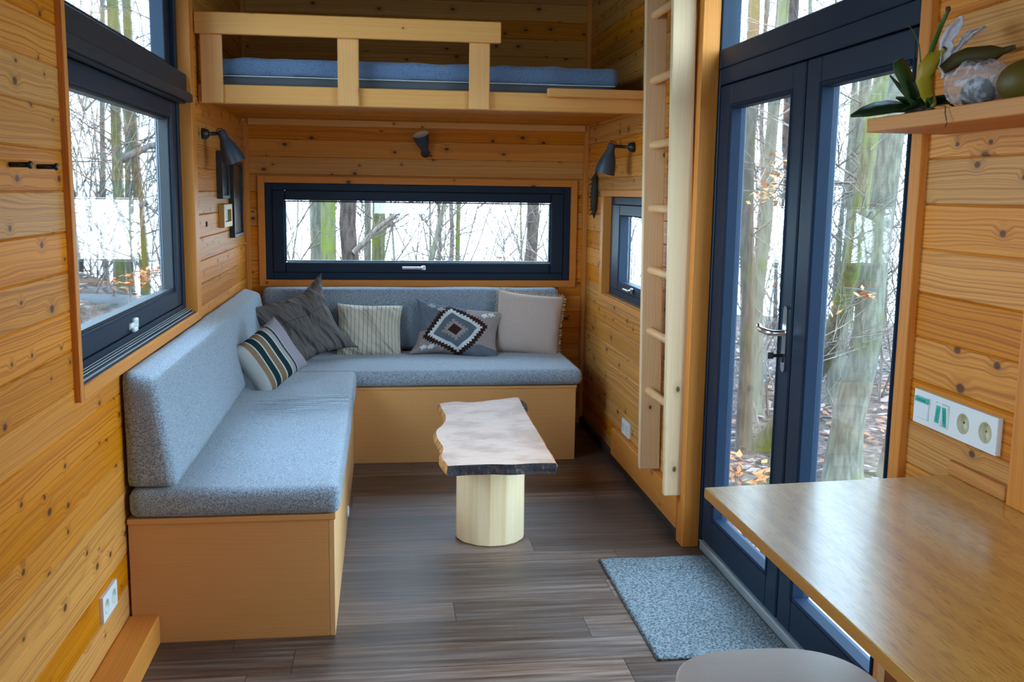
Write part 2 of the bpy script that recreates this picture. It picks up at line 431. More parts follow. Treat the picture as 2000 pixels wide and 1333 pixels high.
WL = (2.83, 4.53, .95, 2.46); WB_ = (-.735, 1.20, .94, 1.545); WS = (4.75, 5.72, .92, 1.49); WR = (-.2, .7, 1.1, 2.0)
WK = (-.9, .7, 1.05, 2.1)  # unseen side opening, added to light the counter and near wall
plank_wall('wall_left', 'x', XL, -1, YF, YB, -.02, ZC, [WL, WK], MAT['wall_side'])
plank_wall('wall_right', 'x', XR, 1, YF, YB, -.02, ZC, [(2.309, 4.0, -.05, 2.46), WS], MAT['wall_side_r'])
plank_wall('wall_back', 'y', YB, 1, XL, XR, -.02, ZC, [WB_], MAT['wall_end'])
plank_wall('wall_front', 'y', YF, -1, XL, XR, -.02, ZC, [WR], MAT['wall_end'])
struct('floor', B(XL-.12, XR+.10, YF-.12, YB+.12, -.06, 0), MAT['floor'])
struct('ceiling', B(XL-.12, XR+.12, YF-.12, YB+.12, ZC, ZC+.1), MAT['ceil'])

# ------------------------------------------------------------------ window_1 (long side wall: opening sash below, fixed light above)
def win_empty(name):
    e = empty(name); e['kind'] = 'structure'; return e
bm = bmesh.new()     # timber lining and face trim round the opening
box(bm, XL-.11, XL+.018, 2.778, 2.806, .914, 2.49, .002); box(bm, XL-.11, XL, 2.806, 2.832, .945, 2.46)
box(bm, XL-.11, XL+.018, 4.528, 4.62, .914, 2.798, .003)
struct('trim_1', bm, MAT['trim_zy'])
bm = bmesh.new(); box(bm, XL-.11, XL+.018, 2.807, 4.527, .914, .953, .003)
struct('trim_2', bm, MAT['trim_y'])
w1 = win_empty('window_1')
def extrude_sill():
    bm = bmesh.new(); a = [(-.8715, .9545), (-.832, .9545), (-.832, .9575), (-.8715, .9705)]
    v0 = [bm.verts.new((x, 2.836, z)) for x, z in a]; v1 = [bm.verts.new((x, 4.522, z)) for x, z in a]
    for k in range(4): bm.faces.new((v0[k], v0[(k+1) % 4], v1[(k+1) % 4], v1[k]))
    bm.faces.new(v0[::-1]); bm.faces.new(v1); return bm
bm = ring_frame(bmesh.new(), 'x', -.955, -.872, 2.833, 4.527, .954, 2.459, .05, wb=.04)
box(bm, -.955, -.872, 2.883, 4.477, 1.862, 2.0, .003)
obj('window_frame', bm, MAT['dark'], w1)
bm = bmesh.new()
box(bm, -.874, -.838, 2.834, 4.526, 1.872, 1.985, .004); box(bm, -.8375, -.819, 2.808, 4.56, 1.865, 1.905, .004)
obj('shutter_box', bm, MAT['shutter'], w1)
bm = bmesh.new(); box(bm, -.862, -.840, 2.84, 4.50, 1.858, 1.8715, .001)

obj('trickle_vent', bm, MAT['rubber'], w1)
sash = obj('opening_sash', ring_frame(bmesh.new(), 'x', -.950, -.8785, 2.879, 4.481, .990, 1.866, .074, bev=.008, wr=.09), MAT['dark'], w1)
obj('glazing_bead', ring_frame(bmesh.new(), 'x', -.936, -.893, 2.95, 4.392, 1.062, 1.794, .012, bev=.003), MAT['rubber'], sash)
obj('glass_pane', B(-.945, -.938, 2.951, 4.391, 1.064, 1.792), MAT['glass'], w1)
obj('glass_pane', B(-.945, -.938, 2.90, 4.46, 2.02, 2.40), MAT['glass'], w1)
obj('fixed_sash', ring_frame(bmesh.new(), 'x', -.950, -.892, 2.885, 4.475, 2.003, 2.408, .022, bev=.004, wr=.10), MAT['dark'], w1)
bm = bmesh.new()
for i in range(3): box(bm, -.8695+.009*i, -.8675+.009*i, 2.84, 4.515, .9705-.003*i, .9745-.003*i, .0005)
box(bm, -.845, -.836, 2.84, 4.515, .957, .9605, .001)
obj('sill_track', bm, MAT['alu_matt'], w1)
obj('sill_ledge', extrude_sill(), MAT['dark'], w1)
bm = bmesh.new()
box(bm, -.888, -.870, 3.55, 3.66, 1.005, 1.030, .006, 2); box(bm, -.872, -.858, 3.55, 3.60, 1.0, 1.016, .004, 2); box(bm, -.884, -.866, 3.60, 3.645, 1.022, 1.042, .006, 2)
obj('window_handle', bm, MAT['white'], w1)

# ------------------------------------------------------------------ window_2 (end wall)
bm = ring_frame(bmesh.new(), 'y', YB-.018, YB+.08, -.763, 1.230, .902, 1.582, .042, bev=.002, wl=.04, wr=.04)
struct('trim_3', bm, MAT['trim_x'])
w2 = win_empty('window_2')
obj('window_frame', ring_frame(bmesh.new(), 'y', YB+.005, YB+.085, -.723, 1.190, .944, 1.540, .045, bev=.003), MAT['dark'], w2)
s2 = obj('opening_sash', ring_frame(bmesh.new(), 'y', YB-.004, YB+.07, -.681, 1.148, .986, 1.498, .077, bev=.007, wb=.066, wt=.063, wr=.084), MAT['dark'], w2)
obj('glazing_bead', ring_frame(bmesh.new(), 'y', YB+.010, YB+.05, -.605, 1.062, 1.055, 1.433, .008, bev=.002), MAT['rubber'], s2)
obj('glass_pane', B(-.604, 1.061, YB+.045, YB+.052, 1.056, 1.432), MAT['glass'], w2)
bm = bmesh.new(); box(bm, .235, .265, YB-.022, YB-.003, 1.005, 1.035, .006, 2); box(bm, .115, .25, YB-.045, YB-.028, 1.012, 1.030, .006, 2); tube(bm, [(.25, YB-.004, 1.02), (.25, YB-.04, 1.02)], .008, 10)
obj('window_handle', bm, MAT['chrome'], w2)

# ------------------------------------------------------------------ window_3 (small one beside the ladder)
bm = ring_frame(bmesh.new(), 'x', XR-.018, XR+.09, 4.715, 5.789, .880, 1.521, .035, bev=.002, wr=.07)
struct('trim_4', bm, MAT['trim_y'])
w3 = win_empty('window_3')
obj('window_frame', ring_frame(bmesh.new(), 'x', XR+.03, XR+.10, 4.751, 5.718, .916, 1.485, .045, bev=.003), MAT['dark'], w3)
obj('opening_sash', ring_frame(bmesh.new(), 'x', XR+.022, XR+.095, 4.792, 5.676, .957, 1.444, .065, bev=.007, wr=.20, wb=.055), MAT['dark'], w3)
obj('glass_pane', B(XR+.075, XR+.082, 4.85, 5.475, 1.012, 1.382), MAT['glass'], w3)
bm = bmesh.new(); box(bm, XR+.004, XR+.02, 5.10, 5.13, .975, 1.005, .005, 2); box(bm, XR-.014, XR+.002, 5.10, 5.22, .982, .998, .005, 2); tube(bm, [(XR+.021, 5.115, .99), (XR-.008, 5.115, .99)], .007, 10)
obj('window_handle', bm, MAT['chrome'], w3)
# ------------------------------------------------------------------ window_4 (light above the doors), rear fill window (unseen, added behind the camera for its light)
w4 = win_empty('window_4')
bm = ring_frame(bmesh.new(), 'x', XR+.046, XR+.125, 2.312, 3.999, 2.0, 2.458, .062, bev=.004, wb=.075)
obj('window_frame', bm, MAT['dark'], w4)
obj('glass_pane', B(XR+.095, XR+.102, 2.37, 3.94, 2.07, 2.40), MAT['glass'], w4)
w5 = win_empty('window_fill_rear')
obj('window_frame', ring_frame(bmesh.new(), 'y', YF-.09, YF-.02, WR[0]+.002, WR[1]-.002, WR[2]+.002, WR[3]-.002, .07), MAT['dark'], w5)
obj('glass_pane', B(WR[0]+.06, WR[1]-.06, YF-.06, YF-.053, WR[2]+.06, WR[3]-.06), MAT['glass'], w5)

w6 = win_empty('window_fill_side')  # unseen window behind the camera, added to brighten counter and near wall
obj('window_frame', ring_frame(bmesh.new(), 'x', XL-.09, XL-.02, WK[0]+.002, WK[1]-.002, WK[2]+.002, WK[3]-.002, .07), MAT['dark'], w6)
obj('glass_pane', B(XL-.06, XL-.053, WK[0]+.06, WK[1]-.06, WK[2]+.06, WK[3]-.06), MAT['glass'], w6)
# ------------------------------------------------------------------ door_1 (glazed double door)
d1 = win_empty('door_1')
DX = XR+.05
bm = bmesh.new()
box(bm, DX-.004, DX+.075, 2.312, 2.375, .042, 1.998, .003); box(bm, DX-.004, DX+.075, 3.932, 3.999, .001, 1.998, .003)
box(bm, DX-.004, DX+.075, 2.375, 3.932, 1.936, 1.998, .003)
ring_frame(bm, 'x', DX+.0665, DX+.080, 2.375, 3.933, .041, 1.937, .022, bev=0)
obj('door_frame', bm, MAT['dark'], d1)
def leaf(y0, y1, gy0, gy1, handle):
    lf = obj('door_leaf', ring_frame(bmesh.new(), 'x', DX, DX+.066, y0, y1, .045, 1.932, .09, bev=.005, wl=gy0-y0, wr=y1-gy1, wb=.125, wt=.088), MAT['dark'], d1)
    obj('glass_pane', B(DX+.048, DX+.055, gy0-.008, gy1+.008, .162, 1.852), MAT['glass'], lf)
    obj('glazing_bead', ring_frame(bmesh.new(), 'x', DX-.004, DX+.046, gy0-.012, gy1+.012, .158, 1.856, .02, bev=.006), MAT['bead'], lf)
    if handle:
        bm = bmesh.new()
        y = 3.150
        pts = []
        for k in range(24):
            a = math.pi*2*k/24; cy, cz = math.cos(a)*.016, math.sin(a)*.016
            pts.append((cz + (.096 if cz > 0 else -.096), cy))
        t = bmesh.new(); f = t.faces.new([t.verts.new((0, y+b, 1.025+a)) for a, b in pts]); r = bmesh.ops.extrude_face_region(t, geom=[f])
        bmesh.ops.translate(t, vec=(-.009, 0, 0), verts=[v for v in r['geom'] if isinstance(v, bmesh.types.BMVert)])
        bmesh.ops.recalc_face_normals(t, faces=t.faces); bmesh.ops.translate(t, vec=(DX-.0005, 0, 0), verts=t.verts); merge(bm, t)
        obj('handle_plate', bm, MAT['chrome'], lf)
        bm = bmesh.new(); tube(bm, [(DX-.009, y, 1.045), (DX-.045, y, 1.045), (DX-.055, y+.02, 1.045), (DX-.056, y+.09, 1.046), (DX-.045, y+.135, 1.052)], [.010, .010, .011, .0105, .009], 12)
        obj('door_handle', bm, MAT['chrome'], lf)
        bm = bmesh.new(); box(bm, DX-.013, DX-.0095, y-.007, y+.007, .945, .975, .002); box(bm, DX-.042, DX-.012, y-.001, y+.001, .963, .975); box(bm, DX-.062, DX-.042, y-.0015, y+.0015, .958, .980, .001)
        obj('key', bm, MAT['black'], lf)
leaf(3.118, 3.928, 3.215, 3.80, True)
leaf(2.379, 3.104, 2.445, 2.995, False)
obj('weather_strip', B(DX+.012, DX+.06, 3.105, 3.117, .05, 1.93), MAT['rubber'], d1)
bm = bmesh.new(); box(bm, XR+.044, XR+.14, 2.312, 3.93, -.001, .040, .003); box(bm, XR+.040, XR+.046, 2.312, 3.93, .036, .0405, .001)
obj('threshold', bm, MAT['alu_matt'], d1)
# timber round the doors
bm = bmesh.new(); box(bm, XR-.030, XR+.045, 3.945, 4.035, .001, 2.798, .003)
struct('trim_5', bm, MAT['trim_zy'])
bm = bmesh.new(); box(bm, XR-.018, XR+.10, 2.262, 2.311, 0, 2.798, .002)
struct('trim_6', bm, MAT['trim_zy'])
# corner battens, wall foot batten, plinth, post by the table
struct('trim_7', B(XL, XL+.028, YB-.03, YB, .0, ZC, .002), MAT['trim_z'])
struct('trim_8', B(XR-.028, XR, YB-.03, YB, .0, ZC, .002), MAT['trim_z'])
struct('trim_9', B(XR-.034, XR, 4.036, 5.29, .055, .205, .003), MAT['trim_y'])
struct('baseboard_right', B(XR-.022, XR, 4.036, YB-.03, 0, .05, .004), MAT['plinth'])
struct('trim_10', B(XR-.022, XR, 1.70, 1.825, .876, 1.64, .002), MAT['trim_zy'])
struct('trim_11', B(XL, -.742, YF+.05, 3.228, 0, .100, .003), MAT['trim_y'])

# ------------------------------------------------------------------ sleeping loft
loft = empty('sleeping_loft', (0, 4.8, 1.9)); tag(loft, 'timber sleeping loft floor spanning the cabin above the corner sofa', 'loft')
off = Vector((0, -4.8, -1.9))
def P_(bm): bmesh.ops.translate(bm, vec=off, verts=bm.verts); return bm
obj('edge_beam', P_(B(XL+.001, XR-.001, 4.78, 4.84, 1.887, 1.972, .004)), MAT['rail'], loft)
obj('deck', P_(B(XL+.001, XR-.001, 4.842, YB-.001, 1.925, 1.968)), MAT['soffit'], loft)
obj('ledger', P_(B(XL+.03, XR-.03, YB-.05, YB-.001, 1.885, 1.924, .003)), MAT['rail'], loft)
rail = empty('loft_railing', (0, 4.76, 1.9)); tag(rail, 'pale timber guard rail of three uprights and a top board along the loft edge', 'railing')
off = Vector((0, -4.76, -1.9))
obj('top_rail', P_(B(XL+.002, .548, 4.722, 4.752, 2.187, 2.282, .004)), MAT['rail'], rail)
for x0 in (-.818, -.205, .403):
    obj('upright', P_(B(x0, x0+.097, 4.753, 4.779, 1.886, 2.25, .004)), MAT['post'], rail)
tag(obj('ladder_ledge', B(.776, XR-.002, 4.735, 4.779, 1.952, 1.992, .003), MAT['rail']), 'short plank fixed on the loft beam behind the ladder top', 'plank')
bed = empty('mattress', (.2, 5.5, 1.97)); tag(bed, 'mattress under a creased blue sheet lying in the sleeping loft', 'mattress')
def soft_box(x0, x1, y0, y1, z0, z1, r, amp=.0, sc=6., div=.05, seed=0., lin=0., crease=None):
    """closed rounded box on a fine grid, gently uneven"""
    bm = bmesh.new()
    nx, ny, nz = [max(2, int(round(q/div))) for q in (x1-x0, y1-y0, z1-z0)]
    vm = {}
    def vert(i, j, k):
        key = (i, j, k)
        if key in vm: return vm[key]
        def lay(t, n, a, b):   # denser near the edges
            return a+(b-a)*t/n
        p = Vector((lay(i, nx, x0, x1), lay(j, ny, y0, y1), lay(k, nz, z0, z1)))
        c = Vector((min(max(p.x, x0+r), x1-r), min(max(p.y, y0+r), y1-r), min(max(p.z, z0+r), z1-r)))
        d = p-c
        if d.length > 1e-9:
            m = max(abs(d.x), abs(d.y), abs(d.z)); 
            p = c + d.normalized()*r if m > r*.999 else p
        if amp:
            q = Vector((p.x, p.y, p.z+seed))*sc
            s = noise.noise(q)*amp
            dd = d.normalized() if d.length > 1e-9 else Vector((0, 0, 1)); p = p + dd*s
        if crease: p = crease(p)
        vm[key] = bm.verts.new(p); return vm[key]
    def face(a): 
        f = bm.faces.new(a); f.smooth = True
    for i in range(nx):
        for j in range(ny):
            face([vert(i, j, 0), vert(i, j+1, 0), vert(i+1, j+1, 0), vert(i+1, j, 0)])
            face([vert(i, j, nz), vert(i+1, j, nz), vert(i+1, j+1, nz), vert(i, j+1, nz)])
    for i in range(nx):
        for k in range(nz):
            face([vert(i, 0, k), vert(i+1, 0, k), vert(i+1, 0, k+1), vert(i, 0, k+1)])
            face([vert(i, ny, k), vert(i, ny, k+1), vert(i+1, ny, k+1), vert(i+1, ny, k)])
    for j in range(ny):
        for k in range(nz):
            face([vert(0, j, k), vert(0, j, k+1), vert(0, j+1, k+1), vert(0, j+1, k)])
            face([vert(nx, j, k), vert(nx, j+1, k), vert(nx, j+1, k+1), vert(nx, j, k+1)])
    return bm
def sheet_crease(p):
    if p.y < 4.95:
        q = noise.noise(Vector((p.x*22+p.z*18, p.z*5, 2.)))
        return Vector((p.x, p.y-.010*(.5-min(.5, abs(q)*2)), p.z))
    return p
off = Vector((-.2, -5.5, -1.97))
obj('mattress_core', P_(soft_box(-.80, 1.13, 4.872, 6.24, 1.971, 2.022, .008, .002, 8)), MAT['slatgrey'], bed, smooth=True)
obj('piping', P_(B(-.80, 1.13, 4.868, 4.874, 2.0185, 2.0225, .0008)), MAT['white'], bed)
obj('sheet', P_(soft_box(-.805, 1.14, 4.862, 6.245, 2.023, 2.104, .02, .012, 9, .02, crease=sheet_crease)), MAT['sheet'], bed, smooth=True)

# ------------------------------------------------------------------ ladder leaning at the side wall
lad = empty('loft_ladder', (1.24, 4.2, .2)); tag(lad, 'tall pale wooden ladder with round rungs leaning flat beside the doors', 'ladder')
def stile(y0):
    bm = bmesh.new(); z0, z1 = .218, 2.75
    lean = lambda z: -.04*(z-z0)/2.08
    for (za, zb) in ((z0, z1),):
        vs_ = []
        for z in (za, zb):
            dx = lean(z)
            vs_.append([bm.verts.new((x+dx, y, z)) for x, y in ((1.192, y0), (1.2885, y0), (1.2885, y0+.034), (1.192, y0+.034))])
        for k in range(4): bm.faces.new((vs_[0][k], vs_[0][(k+1) % 4], vs_[1][(k+1) % 4], vs_[1][k]))
        bm.faces.new(vs_[0][::-1]); bm.faces.new(vs_[1])
    bmesh.ops.bevel(bm, geom=bm.edges[:], offset=.004, segments=2, profile=.5, affect='EDGES')
    return bm
off = Vector((-1.24, -4.2, -.2))
for y0 in (3.99, 4.405): obj('stile', P_(stile(y0)), MAT['ladder'], lad)
for k in range(8):
    z = .596+.281*k; x = 1.232-.04*(z-.218)/2.08
    bm = tube(bmesh.new(), [(x, 4.02, z), (x, 4.408, z)], .0185, 14)
    obj('rung', P_(bm), MAT['rung'], lad)

# ------------------------------------------------------------------ benches and upholstery
b1 = empty('storage_bench', (-.5, 4.2, 0)); tag(b1, 'long plywood storage bench running along the big window wall', 'bench')
off = Vector((.5, -4.2, 0))
obj('end_panel', P_(B(-.830, -.187, 3.230, 3.248, 0, .411, .001)), MAT['ply'], b1)
obj('front_panel', P_(B(-.186, -.168, 3.230, 5.388, 0, .411, .001)), MAT['ply_side'], b1)
obj('top_board', P_(B(-.832, -.164, 3.226, 5.388, .412, .430, .001)), MAT['ply'], b1)
obj('body', P_(B(-.829, -.19, 3.25, 5.386, .002, .410)), MAT['ply_side'], b1)
tag(obj('vent_cap', P_(lathe(bmesh.new(), [(.0, .010), (.022, .009), (.027, .003), (.027, .0)], 20, Matrix.Translation((-.1675, 4.33, .075)) @ Matrix.Rotation(R_(90), 4, 'Y'))), MAT['white'], b1), 'white round cap')
b2 = empty('storage_bench', (.4, 5.8, 0)); tag(b2, 'short plywood storage bench under the wide end window', 'bench')
off = Vector((-.4, -5.8, 0))
obj('front_panel', P_(B(-.186, 1.074, 5.392, 5.410, 0, .413, .001)), MAT['ply'], b2)
obj('end_panel', P_(B(1.056, 1.074, 5.411, 6.25, 0, .413, .001)), MAT['ply_side'], b2)
obj('top_board', P_(B(-.83, 1.078, 5.390, 6.255, .414, .429, .001)), MAT['ply'], b2)
obj('body', P_(B(-.83, 1.054, 5.412, 6.25, .002, .412)), MAT['ply'], b2)

def creased(p):
    # short pulled creases across the long seat
    if p.z > .50:
        w = math.exp(-((p.y-4.62)/.10)**2)*(1-math.exp(-((p.x+.75)/.12)**2))
        p = Vector((p.x, p.y, p.z - .0022*w*max(0, math.sin(p.y*190+noise.noise(Vector((p.x*4, p.y*3, 0)))*3))))
        s = math.exp(-((p.x+.42)/.2)**2)*.006*(.5+.5*math.sin(p.y*2.1))
        p = Vector((p.x, p.y, p.z-s))
    return p
def creased_fabric():
    m = MAT['cushion'].copy(); m.name = 'creased_cushion_fabric'; t = m.node_tree; M = NT.__new__(NT); M.m = m; M.t = t; M.b = t.nodes['Principled BSDF']
    x, y, z = M.sep()
    n1 = M.noise(M.comb(M.m_('MULTIPLY', x, 2.2), M.m_('MULTIPLY', y, 42.), 0.), 1., 2.)
    rd = M.smooth(M.m_('ABSOLUTE', M.m_('MULTIPLY_ADD', n1, 2., -1.)), .0, .11)
    dy = M.m_('DIVIDE', M.m_('SUBTRACT', y, M.m_('MULTIPLY_ADD', x, .45, 4.72)), .17)
    msk = M.m_('MULTIPLY', M.m_('EXPONENT', M.m_('MULTIPLY', M.m_('MULTIPLY', dy, dy), -1.)), M.smooth(x, -.66, -.45))
    h = M.m_('MULTIPLY', rd, msk)
    old = M.b.inputs['Normal'].links[0].from_node
    b2 = M.n('Bump', {'Height': h, 'Strength': 1., 'Distance': .014, 'Normal': old.outputs[0]}); M.set('Normal', b2.outputs[0])
    return m
MAT['cushion_creased'] = creased_fabric()
tag(obj('seat_cushion', soft_box(-.826, -.148, 3.222, 5.372, .431, .527, .026, .004, 4, .022, crease=creased), MAT['cushion_creased'], smooth=True),
    'long grey-blue upholstered seat pad lying on the bench along the side wall', 'cushion')
tag(obj('seat_cushion', soft_box(-.826, 1.110, 5.378, 6.125, .4305, .520, .028, .004, 4, .03, 3.), MAT['cushion'], smooth=True),
    'grey seat pad on the short bench under the end window', 'cushion')
tag(obj('back_cushion', soft_box(-.735, 1.10, 6.135, 6.262, .522, .905, .03, .003, 4, .03, 5.), MAT['cushion'], smooth=True),
    'wide grey backrest pad standing against the end wall below the window', 'cushion')
def wedge(p):
    t = max(0, min(1, (p.z-.53)/.39)); f = (p.x+.832)/.16
    return Vector((-.832+f*(.162-.062*t), p.y, p.z - .03*f*t*t))
tag(obj('back_cushion', soft_box(-.832, -.672, 3.232, 6.04, .530, .918, .022, .003, 4, .03, 8., crease=wedge), MAT['cushion'], smooth=True),
    'long wedge-shaped grey backrest pad leaning under the big side window', 'cushion')

# ------------------------------------------------------------------ pillows
def pillow_bm(w, h, t, n=34, pinch=.10, wr=.006, seed=0., ws=14., sag=0., ear=.0, fold=None, ridge=0.):
    bm = bmesh.new(); uv = bm.loops.layers.uv.new('UVMap')
    grid = {}
    for side in (-1, 1):
        for i in range(n+1):
            for j in range(n+1):
                u, v = i/n*2-1, j/n*2-1
                u_, v_ = math.sin(u*math.pi/2)*.35+u*.65, math.sin(v*math.pi/2)*.35+v*.65
                edge = i in (0, n) or j in (0, n)
                if edge and (1, i, j) in grid: continue
                if edge and (-1, i, j) in grid: grid[(1, i, j)] = grid[(-1, i, j)]; continue
                x = w/2*u_*(1-pinch*(1-v_*v_)+ear*(u_*v_)**4); z = h/2*v_*(1-pinch*(1-u_*u_)+ear*(u_*v_)**4)
                th = t/2*(max(0, (1-u_**4)*(1-v_**4)))**.55
                nz = noise.noise(Vector((x*ws+seed, z*ws*.6, side*3+seed)))*wr*(0 if edge else 1)
                nz += (noise.noise(Vector((x*4+seed, z*4, seed*2))))*wr*1.6
                if ridge and not edge:
                    rx, rz = x*.8+z*.5, z*.35-x*.25
                    q_ = noise.noise(Vector((rx*13+seed, rz*5, seed*.7)))
                    nz += side*ridge*(.5-min(.5, abs(q_)*1.6))*(1-u_**6)*(1-v_**6)
                x += noise.noise(Vector((x*6, z*6, seed+9)))*wr*.8; z += noise.noise(Vector((x*6, z*6, seed+19)))*wr*.8
                z -= sag*(1-u_*u_)*(.5+.5*v_)
                yy = side*th+nz
                if fold: x, yy, z = fold(x, yy, z, u_, v_, side)
                grid[(side, i, j)] = bm.verts.new((x, yy, z))
    for side in (-1, 1):
        for i in range(n):
            for j in range(n):
                ks = [(i, j), (i+1, j), (i+1, j+1), (i, j+1)]
                if side == 1: ks = ks[::-1]
                vs_ = [grid[(side, a, b)] for a, b in ks]
                if len(set(vs_)) < 4: continue
                f = bm.faces.new(vs_); f.smooth = True
                for lp, (a, b) in zip(f.loops, ks): lp[uv].uv = (a/n, b/n)
    return bm
def uvs(M):
    tc = M.n('TexCoord'); s = M.n('SeparateXYZ', {0: tc.outputs['UV']}); return s.outputs[0], s.outputs[1], tc
def weave_bump(M, tc, sc=160., st=.4):
    f = M.noise(tc.outputs['Object'], sc, 2); M.bump(f, st, .002); return f
def folds(M, u, v, weave, amt=.012, a=7., b=2., rot=.5, seed=0.):
    n1 = M.noise(M.comb(M.m_('ADD', M.m_('MULTIPLY', u, a), M.m_('MULTIPLY_ADD', v, a*rot, seed)), M.m_('MULTIPLY', M.m_('SUBTRACT', v, M.m_('MULTIPLY', u, rot)), b), seed), 1., 1.5)
    rdg = M.m_('SUBTRACT', 1., M.m_('ABSOLUTE', M.m_('MULTIPLY_ADD', n1, 4., -2.)))
    b1 = M.n('Bump', {'Height': rdg, 'Strength': .8, 'Distance': amt})
    b2 = M.n('Bump', {'Height': weave, 'Strength': .5, 'Distance': .002, 'Normal': b1.outputs[0]}); M.set('Normal', b2.outputs[0])
def mat_lines():
    M = NT('cream_ticking', .9, .1); u, v, tc = uvs(M)
    s = M.m_('FRACT', M.m_('MULTIPLY', u, 17.)); ln = M.m_('LESS_THAN', s, .13)
    M.set('Base Color', M.mix(M.m_('MULTIPLY', ln, .8), (.62, .54, .42), (.10, .10, .10))); folds(M, u, v, M.noise(tc.outputs['Object'], 160., 2), .016, 4., 1.5, .8, 3.); return M.m
def mat_linen():
    M = NT('taupe_linen', .95, .1); u, v, tc = uvs(M)
    g = M.noise(M.comb(M.m_('MULTIPLY', u, 60.), M.m_('MULTIPLY', v, 9.), 0.), 1., 3.)
    pl = M.m_('FRACT', M.m_('MULTIPLY', u, 11.)); ln = M.m_('LESS_THAN', pl, .06)
    cr = M.m_('LESS_THAN', M.m_('ABSOLUTE', M.m_('SUBTRACT', v, .62)), .006)
    c = M.mix(g, (.10, .088, .082), (.24, .21, .195)); c = M.mix(M.m_('MULTIPLY', M.m_('MAXIMUM', ln, cr), .5), c, (.04, .035, .033))
    M.set('Base Color', c); folds(M, u, v, M.m_('SUBTRACT', g, ln), .03, 9., 2., .25, 1.); return M.m
def mat_check():
    M = NT('beige_waffle', .95, .1); u, v, tc = uvs(M)
    a = M.m_('FRACT', M.m_('MULTIPLY', u, 44.)); b = M.m_('FRACT', M.m_('MULTIPLY', v, 40.))
    ln = M.m_('MAXIMUM', M.m_('LESS_THAN', a, .28), M.m_('LESS_THAN', b, .28))
    dt = M.m_('MINIMUM', M.m_('LESS_THAN', a, .5), M.m_('LESS_THAN', b, .5))
    bd = M.m_('MAXIMUM', M.m_('ABSOLUTE', M.m_('SUBTRACT', u, .5)), M.m_('ABSOLUTE', M.m_('SUBTRACT', v, .5)))
    inner = M.m_('LESS_THAN', bd, .455)
    c = M.mix(M.m_('MULTIPLY', M.m_('MULTIPLY', dt, inner), .65), (.60, .46, .39), (.20, .13, .10))
    M.set('Base Color', c); weave_bump(M, tc); return M.m
def mat_stripe():
    M = NT('striped_kilim', .95, .1); u, v, tc = uvs(M)
    wob = M.m_('MULTIPLY', M.m_('PINGPONG', M.m_('MULTIPLY', v, 30.), .5), .022)
    x = M.m_('ADD', u, wob)
    st = [(.0, (.42, .39, .36)), (.20, (.42, .39, .36)), (.201, (.24, .14, .08)), (.29, (.24, .14, .08)), (.291, (.6, .58, .52)), (.305, (.6, .58, .52)), (.306, (.012, .028, .032)), (.40, (.012, .028, .032)),
          (.401, (.6, .58, .52)), (.415, (.6, .58, .52)), (.416, (.22, .13, .07)), (.50, (.22, .13, .07)), (.501, (.6, .58, .52)), (.515, (.6, .58, .52)), (.516, (.012, .028, .032)), (.59, (.012, .028, .032)), (.591, (.34, .30, .28)), (.655, (.34, .30, .28)),
          (.656, (.03, .035, .045)), (.68, (.03, .035, .045)), (.681, (.40, .36, .38)), (1., (.40, .36, .38))]
    nd = M.n('ValToRGB', {0: x}); nd.color_ramp.interpolation = 'CONSTANT'; e = nd.color_ramp.elements
    st2 = [(.0, st[0][1]), (.20, st[2][1]), (.29, st[4][1]), (.305, st[6][1]), (.40, st[4][1]), (.415, st[10][1]), (.50, st[4][1]), (.515, st[14][1]), (.59, st[4][1]), (.605, st[16][1]), (.66, st[18][1]), (.685, st[20][1])]
    while len(e) < len(st2): e.new(.5)
    for k, (p, c) in zip(e, st2): k.position = p; k.color = c+(1,)
    ch = M.m_('MULTIPLY', M.m_('LESS_THAN', M.m_('FRACT', M.m_('ADD', M.m_('MULTIPLY', u, 50.), M.m_('MULTIPLY', v, 18.))), .45), M.m_('LESS_THAN', .70, u))
    c = M.mix(M.m_('MULTIPLY', ch, .8), nd.outputs[0], (.13, .11, .14))
    M.set('Base Color', c); weave_bump(M, tc, 200., .6); return M.m
